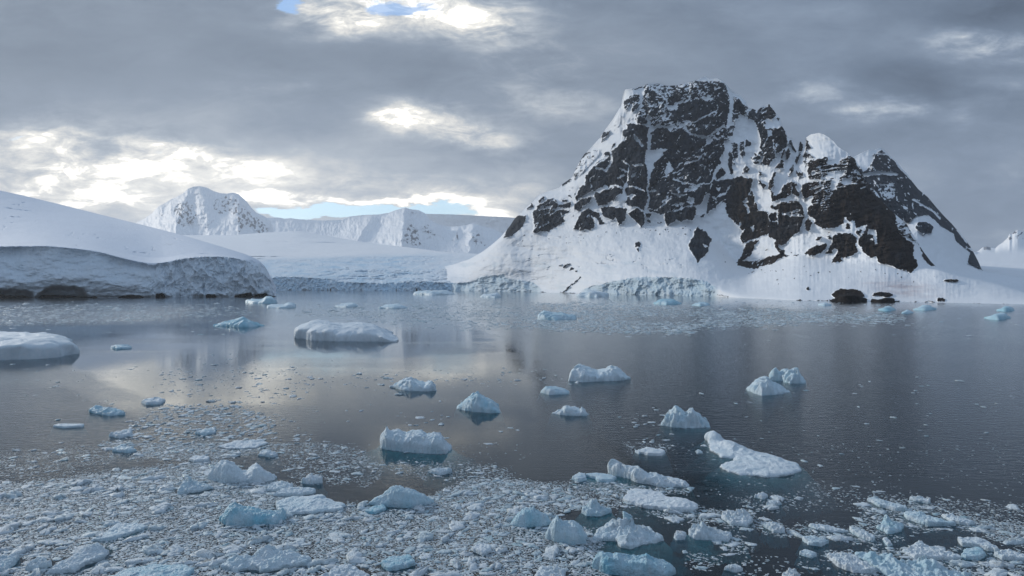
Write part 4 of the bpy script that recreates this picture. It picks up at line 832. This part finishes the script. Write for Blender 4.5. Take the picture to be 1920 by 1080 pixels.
P_('small white cauliflower shaped lump left of the teal pool', '1263,1008 1272,1000 1287,1004 1283,1012 1268,1013', h=0.31, blue=.1, rough=.3)
P_('pointed white floe low on dark water near the bottom', '1357,1068 1375,1063 1393,1070 1380,1074', h=0.31, blue=.12, rough=.2)
P_('white lump cut by the bottom edge on dark water', '1466,1084 1475,1074 1492,1074 1500,1086 1480,1094', h=0.37, blue=.08, rough=.3)
# right foreground
P_('long narrow white floe, furthest up of the right hand streak', '1626,939 1636,937 1665,945 1695,952 1701,957 1680,958 1650,951', h=0.34, blue=.25, rough=.15)
P_('narrow white floe lying parallel above the right hand streak', '1705,937 1722,934 1745,942 1742,945 1715,940', h=0.30, blue=.15)
P_('bluish ridged floe in the middle of the right hand streak', '1696,966 1715,962 1740,973 1792,986 1740,987 1700,974', h=0.38, blue=.35, rough=.2)
P_('white floe ending the right hand streak by the strip of rubble', '1766,969 1785,968 1805,977 1827,982 1815,986 1785,980', h=0.31, blue=.12, rough=.2)
P_('pale blue floe with white knobs below the right hand streak', '1644,990 1658,983 1695,985 1690,997 1665,1002', h=0.34, bumps=[(1663,984,6,.4)], blue=.5, rough=.2)
P_('scalloped white oval floe, lower right', '1692,1035 1705,1030 1725,1024 1745,1030 1770,1038 1799,1045 1796,1051 1750,1050 1715,1047', h=0.31, bumps=[(1725,1026,8,.25)], blue=.1, rough=.25, foot=True)
P_('curved white floe like a bent arm, lower right', '1797,1016 1830,1014 1850,1021 1875,1034 1866,1036 1832,1027 1805,1024', h=0.38, blue=.1, rough=.12)
P_('pale blue round floe under the bent arm', '1802,1044 1812,1034 1835,1031 1849,1042 1835,1050 1810,1049', h=0.30, blue=.55, rough=.12)
P_('white floe continuing the bent arm to the right edge', '1864,1042 1885,1035 1905,1040 1930,1048 1925,1053 1880,1050', h=0.31, blue=.12, rough=.22)
P_('ragged white floe at the bottom edge, left of the long blue ridged one', '1550,1044 1575,1040 1600,1047 1625,1064 1642,1077 1600,1074 1570,1062', h=0.34, blue=.1, rough=.3)
P_('long blue ridged floe with white knobs at the bottom right', '1602,1042 1650,1044 1690,1056 1740,1064 1790,1072 1824,1084 1760,1096 1680,1090 1640,1066', h=0.34, bumps=[(1635,1052,9,.5), (1740,1066,14,.4), (1670,1060,14,.3)], blue=.45, rough=.28, foot=True)
P_('slanting white floe with a forked lower end, right of the dark water', '1592,993 1605,994 1642,1010 1636,1016 1620,1012 1600,1002', h=0.34, blue=.15, rough=.2)
P_('small slanting white sliver right of the forked floe', '1654,1012 1662,1010 1673,1023 1664,1025', h=0.21, blue=.1)
P_('chain of low white plates above the forked floe', '1515,986 1535,985 1590,997 1560,999 1530,993', h=0.21, blue=.15, rough=.25)
P_('low grey white floe left of the chain of plates', '1504,1013 1520,1008 1553,1018 1540,1025 1515,1022', h=0.30, blue=.3)
P_('smooth grey floe alone on dark water left of the ragged one', '1498,1040 1510,1034 1532,1043 1522,1047', h=0.26, blue=.3, rough=.1)
P_('white lumpy floe above the low grey white one', '1432,988 1445,984 1470,994 1472,1000 1450,998', h=0.38, blue=.1, rough=.25)
P_('cluster of white lumps joined in one floe right of the double slab', '1352,972 1370,962 1400,966 1412,978 1400,988 1370,984', h=0.34, bumps=[(1368,968,9,.3), (1390,972,10,.25)], blue=.15, rough=.32)
P_('white lump beside the open water above the joined cluster', '1414,933 1428,927 1440,932 1430,937', h=0.31, blue=.1, rough=.3)
P_('low white plate right of the white lump', '1436,947 1450,942 1466,946 1450,950', h=0.30, blue=.12)
P_('flat white plate on black water under the craggy berg', '1197,849 1210,843 1232,845 1249,849 1240,855 1215,854', h=0.38, blue=.06, rough=.1)
P_('long flat white floe alone in the glare on the left', '99,800 115,797 158,798 155,801 120,803', h=0.31, blue=.2, rough=.12)
P_('dark blue twin lumped floe in the glare on the left', '168,772 190,768 218,770 234,777 205,780 180,776', h=0.50, bumps=[(180,770,9,.5), (205,775,9,.3)], blue=.55, rough=.2)
P_('white floe heading the upper band of brash', '266,755 290,748 310,752 300,758 275,759', h=0.50, blue=.15)
P_('white angular floe at the left rim of the upper brash', '205,818 225,812 248,808 246,816 225,822', h=0.43, blue=.15, rough=.25)
P_('long pale floe in the middle of the upper brash', '366,813 385,808 405,806 404,811 385,817', h=0.37, blue=.35)
P_('wide white porous floe at the right of the upper brash', '408,838 440,829 495,826 502,832 480,840 430,843', h=0.21, blue=.1, rough=.3)
P_('rounded white floe on the dark lead below the upper brash', '484,854 500,848 522,854 512,858', h=0.37, blue=.2)
P_('flat white oval at the lower edge of the upper brash', '354,863 370,858 392,860 390,865 365,867', h=0.34, blue=.06, rough=.08)
P_('low bluish mound in the upper brash near the lead', '210,846 232,838 256,846 240,850', h=0.37, blue=.4)
P_('small white floe with a dark reflection under the overhanging slab', '803,886 820,882 842,883 848,886 826,891', h=0.43, blue=.2, foot=True)
P_('white floe on the open water right of the twin humped one', '564,906 580,898 602,901 604,906 580,908', h=0.56, blue=.1, rough=.25)
P_('small grey white floe with a dark underside far left of the loaf berg', '208,653 222,655 246,653 240,650 215,650', h=0.68, blue=.5)
P_('tall white pillowed lump left in the streak of dark water', '1190,848 1198,846 1204,849 1198,852', h=0.26, blue=.06)
for lab, fp, top in [('low black rock slab on the snowy shore, the larger of two', '1560,565.6 1590,566.4 1624,565.8 1622,564 1562,564', '1560,563 1566,560 1577,553 1600,552 1609,555 1622,559 1624,564'),
                     ('curved black rock on the snowy shore, right of the larger slab', '1636,566.3 1650,567 1676,566.5 1674,564.8 1640,564.8', '1636,559 1645,563 1660,559 1674,559 1676,564.5')]:
    floe('rock_outcrop', lab, 'rock', fp, top, mat=M_ROCK, rough=.05, power=.10, group='dark rocks on the right shore', blue=0)

# ------------------------------------------------------------------ brash ice: loose fragments
def frag(nseg, nring, sd_):
    r = np.random.default_rng(sd_)
    th = np.linspace(0, 2*np.pi, nseg, endpoint=False)+r.uniform(-.25, .25, nseg)
    R = np.clip(1+r.normal(0, .24, nseg), .55, 1.5)*(1+.25*np.cos(2*(th-r.uniform(0, 3))))
    vs = [np.stack([R*np.cos(th)*.92, R*np.sin(th)*.92, np.full(nseg, -.30)], -1)]
    tilt = r.normal(0, .16, 2)
    for k in range(nring):
        f = [1.0, .82, .45][k] if nring == 3 else [1.0, .62][k]
        z = [.10, .36, .50][k] if nring == 3 else [.14, .42][k]
        x = R*np.cos(th)*f; y = R*np.sin(th)*f
        zz = z*(1+r.normal(0, .26, nseg))+(x*tilt[0]+y*tilt[1])*(.4+f*.6)
        vs.append(np.stack([x, y, np.maximum(zz, .05)], -1))
    V = np.concatenate(vs+[np.array([[r.normal(0, .1), r.normal(0, .1), .5*(1+r.normal(0, .25))]])])
    Q = []; T = []
    for k in range(nring):
        a = k*nseg; b = a+nseg
        for i in range(nseg):
            j = (i+1) % nseg; Q.append((a+i, a+j, b+j, b+i))
    a = nring*nseg; c_ = len(V)-1
    for i in range(nseg): T.append((a+i, a+(i+1) % nseg, c_))
    return V, np.array(Q), np.array(T)
def inpoly(P, x, y): return sdf(P, x, y) > 0
# density of broken ice seen on the water: polygons in the photograph's angles
DN = Mask(-100, 536, 2020, 1110, 0.0)
for v, p in [(.006, '-100,545 2020,560 2020,660 1000,640 -100,640'), (.22, '-100,574 200,570 470,574 480,590 200,604 -100,612'), (.20, '520,585 760,560 1000,572 1010,610 860,622 780,612 700,602'), (.55, '980,572 1130,566 1300,574 1500,585 1700,592 1700,604 1480,606 1320,616 1280,627 1100,622 1000,616'), (.04, '1170,592 1330,592 1300,603 1180,602'), (.03, '1180,566 1700,572 1700,582 1450,580 1240,576'),
             (.010, '-100,690 600,660 900,700 1000,860 600,900 -100,840'), (.10, '300,690 420,660 560,680 600,720 520,790 400,760 300,740'), (.05, '560,720 760,690 1100,690 1120,720 800,730'), (.05, '680,770 850,775 870,800 700,800'),
             (.62, '185,838 250,790 320,758 450,762 535,800 520,842 480,850 350,862 200,858'), (.16, '520,780 720,880 700,910 560,905 500,850'), (.30, '560,820 680,845 720,880 640,880 560,850'), (.16, '-100,850 60,845 200,838 260,850 180,880 60,900 -100,890'),
             (.16, '700,870 860,862 960,880 980,905 880,905 760,890'), (.30, '860,876 930,872 960,890 930,905'),
             (.97, '-100,908 70,905 190,886 340,872 400,862 520,906 560,912 610,944 690,945 810,930 860,906 900,896 960,900 1030,908 1130,905 1190,920 1180,945 1110,950 1040,958 1060,985 1110,990 1135,1040 1150,1110 -100,1110'),
             (.55, '1035,905 1130,902 1300,918 1300,925 1190,925 1180,950 1110,952'), (.06, '1140,958 1180,950 1330,968 1420,985 1390,1000 1280,985'), (.55, '1210,955 1330,953 1420,965 1500,1000 1480,1010 1400,990 1250,975'), (.14, '1340,912 1480,920 1500,960 1400,958'),
             (.38, '1330,1010 1390,1005 1420,1035 1370,1040'), (.25, '1280,1040 1350,1040 1350,1066 1285,1066'), (.008, '1140,740 2020,690 2020,930 1300,930'), (.12, '1140,780 1250,770 1260,840 1180,850'), (.07, '1500,905 1700,925 1640,960 1480,955'),
             (.45, '1620,940 1720,935 1930,985 1990,1010 1920,1030 1800,990 1690,1000 1600,1000'), (.75, '1800,965 2020,985 2020,1030 1860,1015'), (.35, '1480,980 1600,985 1700,1010 1640,1025 1520,1010'), (.5, '1540,1035 1700,1030 1860,1030 2020,1040 2020,1110 1640,1110'), (.05, '1380,1040 1560,1050 1620,1110 1330,1110'), (.2, '1700,930 2020,955 2020,985 1850,975')]:
    DN.poly([float(z) for z in p.replace(',', ' ').split()], v)
DN.a = blur(DN.a, 3)
def scatter():
    out = []
    occ = {}
    # candidates in the picture's angles; size in metres on the water
    def run(n, lo, hi, alpha, py0, py1, boost, maxfill):
        got = 0
        m = n*3
        # equal density on the water between the two distances
        d = np.sqrt(RNG.uniform(wd(py1)**2, wd(py0)**2, m)); uu = RNG.uniform(-.92, .92, m)
        px = 960+uu*F; py = HOR+H*F/d
        jx = 16*fbm(px/45, py/16, 3, 3); jy = 7*fbm(px/45, py/16, 8, 3)
        dn = np.clip(DN.at(px+jx, py+jy)*boost, 0, 1)
        cl = np.clip(.9+1.3*fbm(px/26, py/9, 5, 3), .15, 1.5); dn = np.where(dn > .6, dn, dn*cl)
        ok = RNG.random(m) < dn
        r = lo*(hi/lo)**(RNG.random(m)**alpha)
        return np.stack([uu*d, d, r, dn], -1)[ok]
    big = run(2600, .26, .80, 2.5, 760, 1170, 1, 1)
    mid = run(16000, .14, .46, 1.7, 690, 1170, 1, 1)
    small = run(140000, .05, .15, 1.2, 830, 1150, 1, 1)
    far = run(9000, .25, .8, 1.8, 600, 760, 1.6, 1)
    vfar = np.concatenate([run(34000, .35, 1.5, 2.0, 584, 632, 1, 1), run(22000, .6, 2.4, 2.0, 562, 584, 1, 1), run(8000, 1.2, 4.0, 2, 547, 562, 1, 1)])
    A = np.concatenate([big, mid, far, vfar, small]); A = A[np.argsort(-A[:, 2])]
    cell = 1.0; grid = {}; keep = []
    for i, (x, y, r, dn) in enumerate(A):
        gx, gy = int(x//cell), int(y//cell); bad = False
        R = int((r+1.0)//cell)+1 if r > .4 else 1
        if y < 200:
            for a in range(gx-R, gx+R+1):
                for b in range(gy-R, gy+R+1):
                    for (x2, y2, r2) in grid.get((a, b), ()):
                        if (x-x2)**2+(y-y2)**2 < ((.66 if r > .15 else .57)*(r+r2))**2: bad = True; break
                    if bad: break
                if bad: break
        if bad: continue
        grid.setdefault((gx, gy), []).append((x, y, r)); keep.append(i)
    return A[keep]
PTS = scatter()
# keep fragments out of the traced bergs
boxes = [(o.location.x, o.location.y, o.dimensions.x*.36, o.dimensions.y*.36) for o in S.objects if o.type == 'MESH' and o.name.split('.')[0] in ('iceberg', 'ice_floe')]
bx = np.array(boxes); msk = np.ones(len(PTS), bool)
for (x, y, a, b) in bx: msk &= ((PTS[:, 0]-x)/a)**2+((PTS[:, 1]-y)/b)**2 > 1
PTS = PTS[msk]
app = PTS[:, 2]/PTS[:, 1]; order = np.argsort(-app); PTS = PTS[order]
NI = 215
def place(V, r, rz, sq, hz): 
    c_, s_ = math.cos(rz), math.sin(rz)
    x = V[:, 0]*r; y = V[:, 1]*r*sq
    return np.stack([x*c_-y*s_, x*s_+y*c_, V[:, 2]*r*hz], -1)
PROTO = []
for k in range(16):
    V, Q, T = frag(18, 3, 100+k)
    # refine: one subdivision of each quad ring through noise on a denser fragment
    me = bpy.data.meshes.new('ice_chunk'); o = mesh_np('ice_chunk', V, Q, M_BRASH, {'blue': np.full(len(V), .05+.25*(k % 5 == 0))}, T=T)
    PROTO.append(o.data); bpy.data.objects.remove(o)
def zone(x, y):
    px = 960+x/y*F; py = HOR+H*F/y
    if px > 1480 and py > 880: return ('small white fragment in the right hand streaks of brash', 'brash chunks in the right hand streaks')
    if px > 1130: return ('small white fragment drifting on the dark water right of the dense brash', 'chunks drifting on the dark water')
    if py > 868 and px < 1150: return ('small fragment packed in the dense foreground brash', 'chunks packed in the dense foreground brash')
    return ('small fragment in the looser brash beyond the dark lead', 'chunks in the looser brash on the left')
for i in range(min(NI, len(PTS))):
    x, y, r, dn = PTS[i]
    o = link(bpy.data.objects.new('ice_chunk', PROTO[i % 16])); o.location = (x, y, 0)
    o.rotation_euler = (RNG.normal(0, .06), RNG.normal(0, .06), RNG.uniform(0, 6.28)); s_ = r
    o.scale = (s_*RNG.uniform(.9, 1.3), s_*RNG.uniform(.6, 1.0), s_*RNG.uniform(.38, .75))
    lb, gp = zone(x, y); tag(o, lb, 'ice chunk', gp)
LP = [frag(9, 2, 300+k) for k in range(24)]; HP = [frag(14, 3, 400+k) for k in range(24)]
Vs, Qs, Ts, Bs, Tn = [], [], [], [], []; off = 0
for i in range(NI, len(PTS)):
    x, y, r, dn = PTS[i]
    V, Q, T = (HP if r/y > .0026 else LP)[i % 24]
    W = place(V, r, RNG.uniform(0, 6.28), RNG.uniform(.5, 1.0), RNG.uniform(.12, .42)*(1.25 if r > .25 else 1) if y < 200 else RNG.uniform(.10, .28))+(x, y, 0)
    Vs.append(W); Qs.append(Q+off); Ts.append(T+off); off += len(V)
    Bs.append(np.full(len(V), np.clip(RNG.normal(.25, .25), 0, .9))); Tn.append(np.full(len(V), np.clip(RNG.normal(.30, .34), 0, .95)*(1.15 if r < .13 else .8 if r < .25 else .3)*(1 if y < 180 else .25)))
o = mesh_np('brash_ice', np.concatenate(Vs), np.concatenate(Qs), M_BRASH, {'blue': np.concatenate(Bs), 'tone': np.concatenate(Tn)}, T=np.concatenate(Ts))
tag(o, 'countless small fragments of broken ice spread over the water', 'brash ice', kind='stuff')
print('fragments', len(PTS))

# ------------------------------------------------------------------ air
def haze():
    x0, x1, y0, y1, z0, z1 = -13500, 13500, -900, 15900, -43, 1420
    V = [(x, y, z) for z in (z0, z1) for y in (y0, y1) for x in (x0, x1)]
    Q = [(0, 2, 3, 1), (4, 5, 7, 6), (0, 1, 5, 4), (2, 6, 7, 3), (0, 4, 6, 2), (1, 3, 7, 5)]
    m, t = material('haze_air')
    vp = t.n('ShaderNodeVolumePrincipled', {'Color': (.86, .92, 1.0, 1), 'Density': HAZE, 'Anisotropy': .3})
    t.n('ShaderNodeOutputMaterial', {'Volume': vp.outputs[0]})
    o = mesh_np('haze', V, Q, m, smooth=False); tag(o, 'pale thin air between the camera and the far mountains', 'haze', kind='stuff')
HAZE = 4.4e-5
haze()
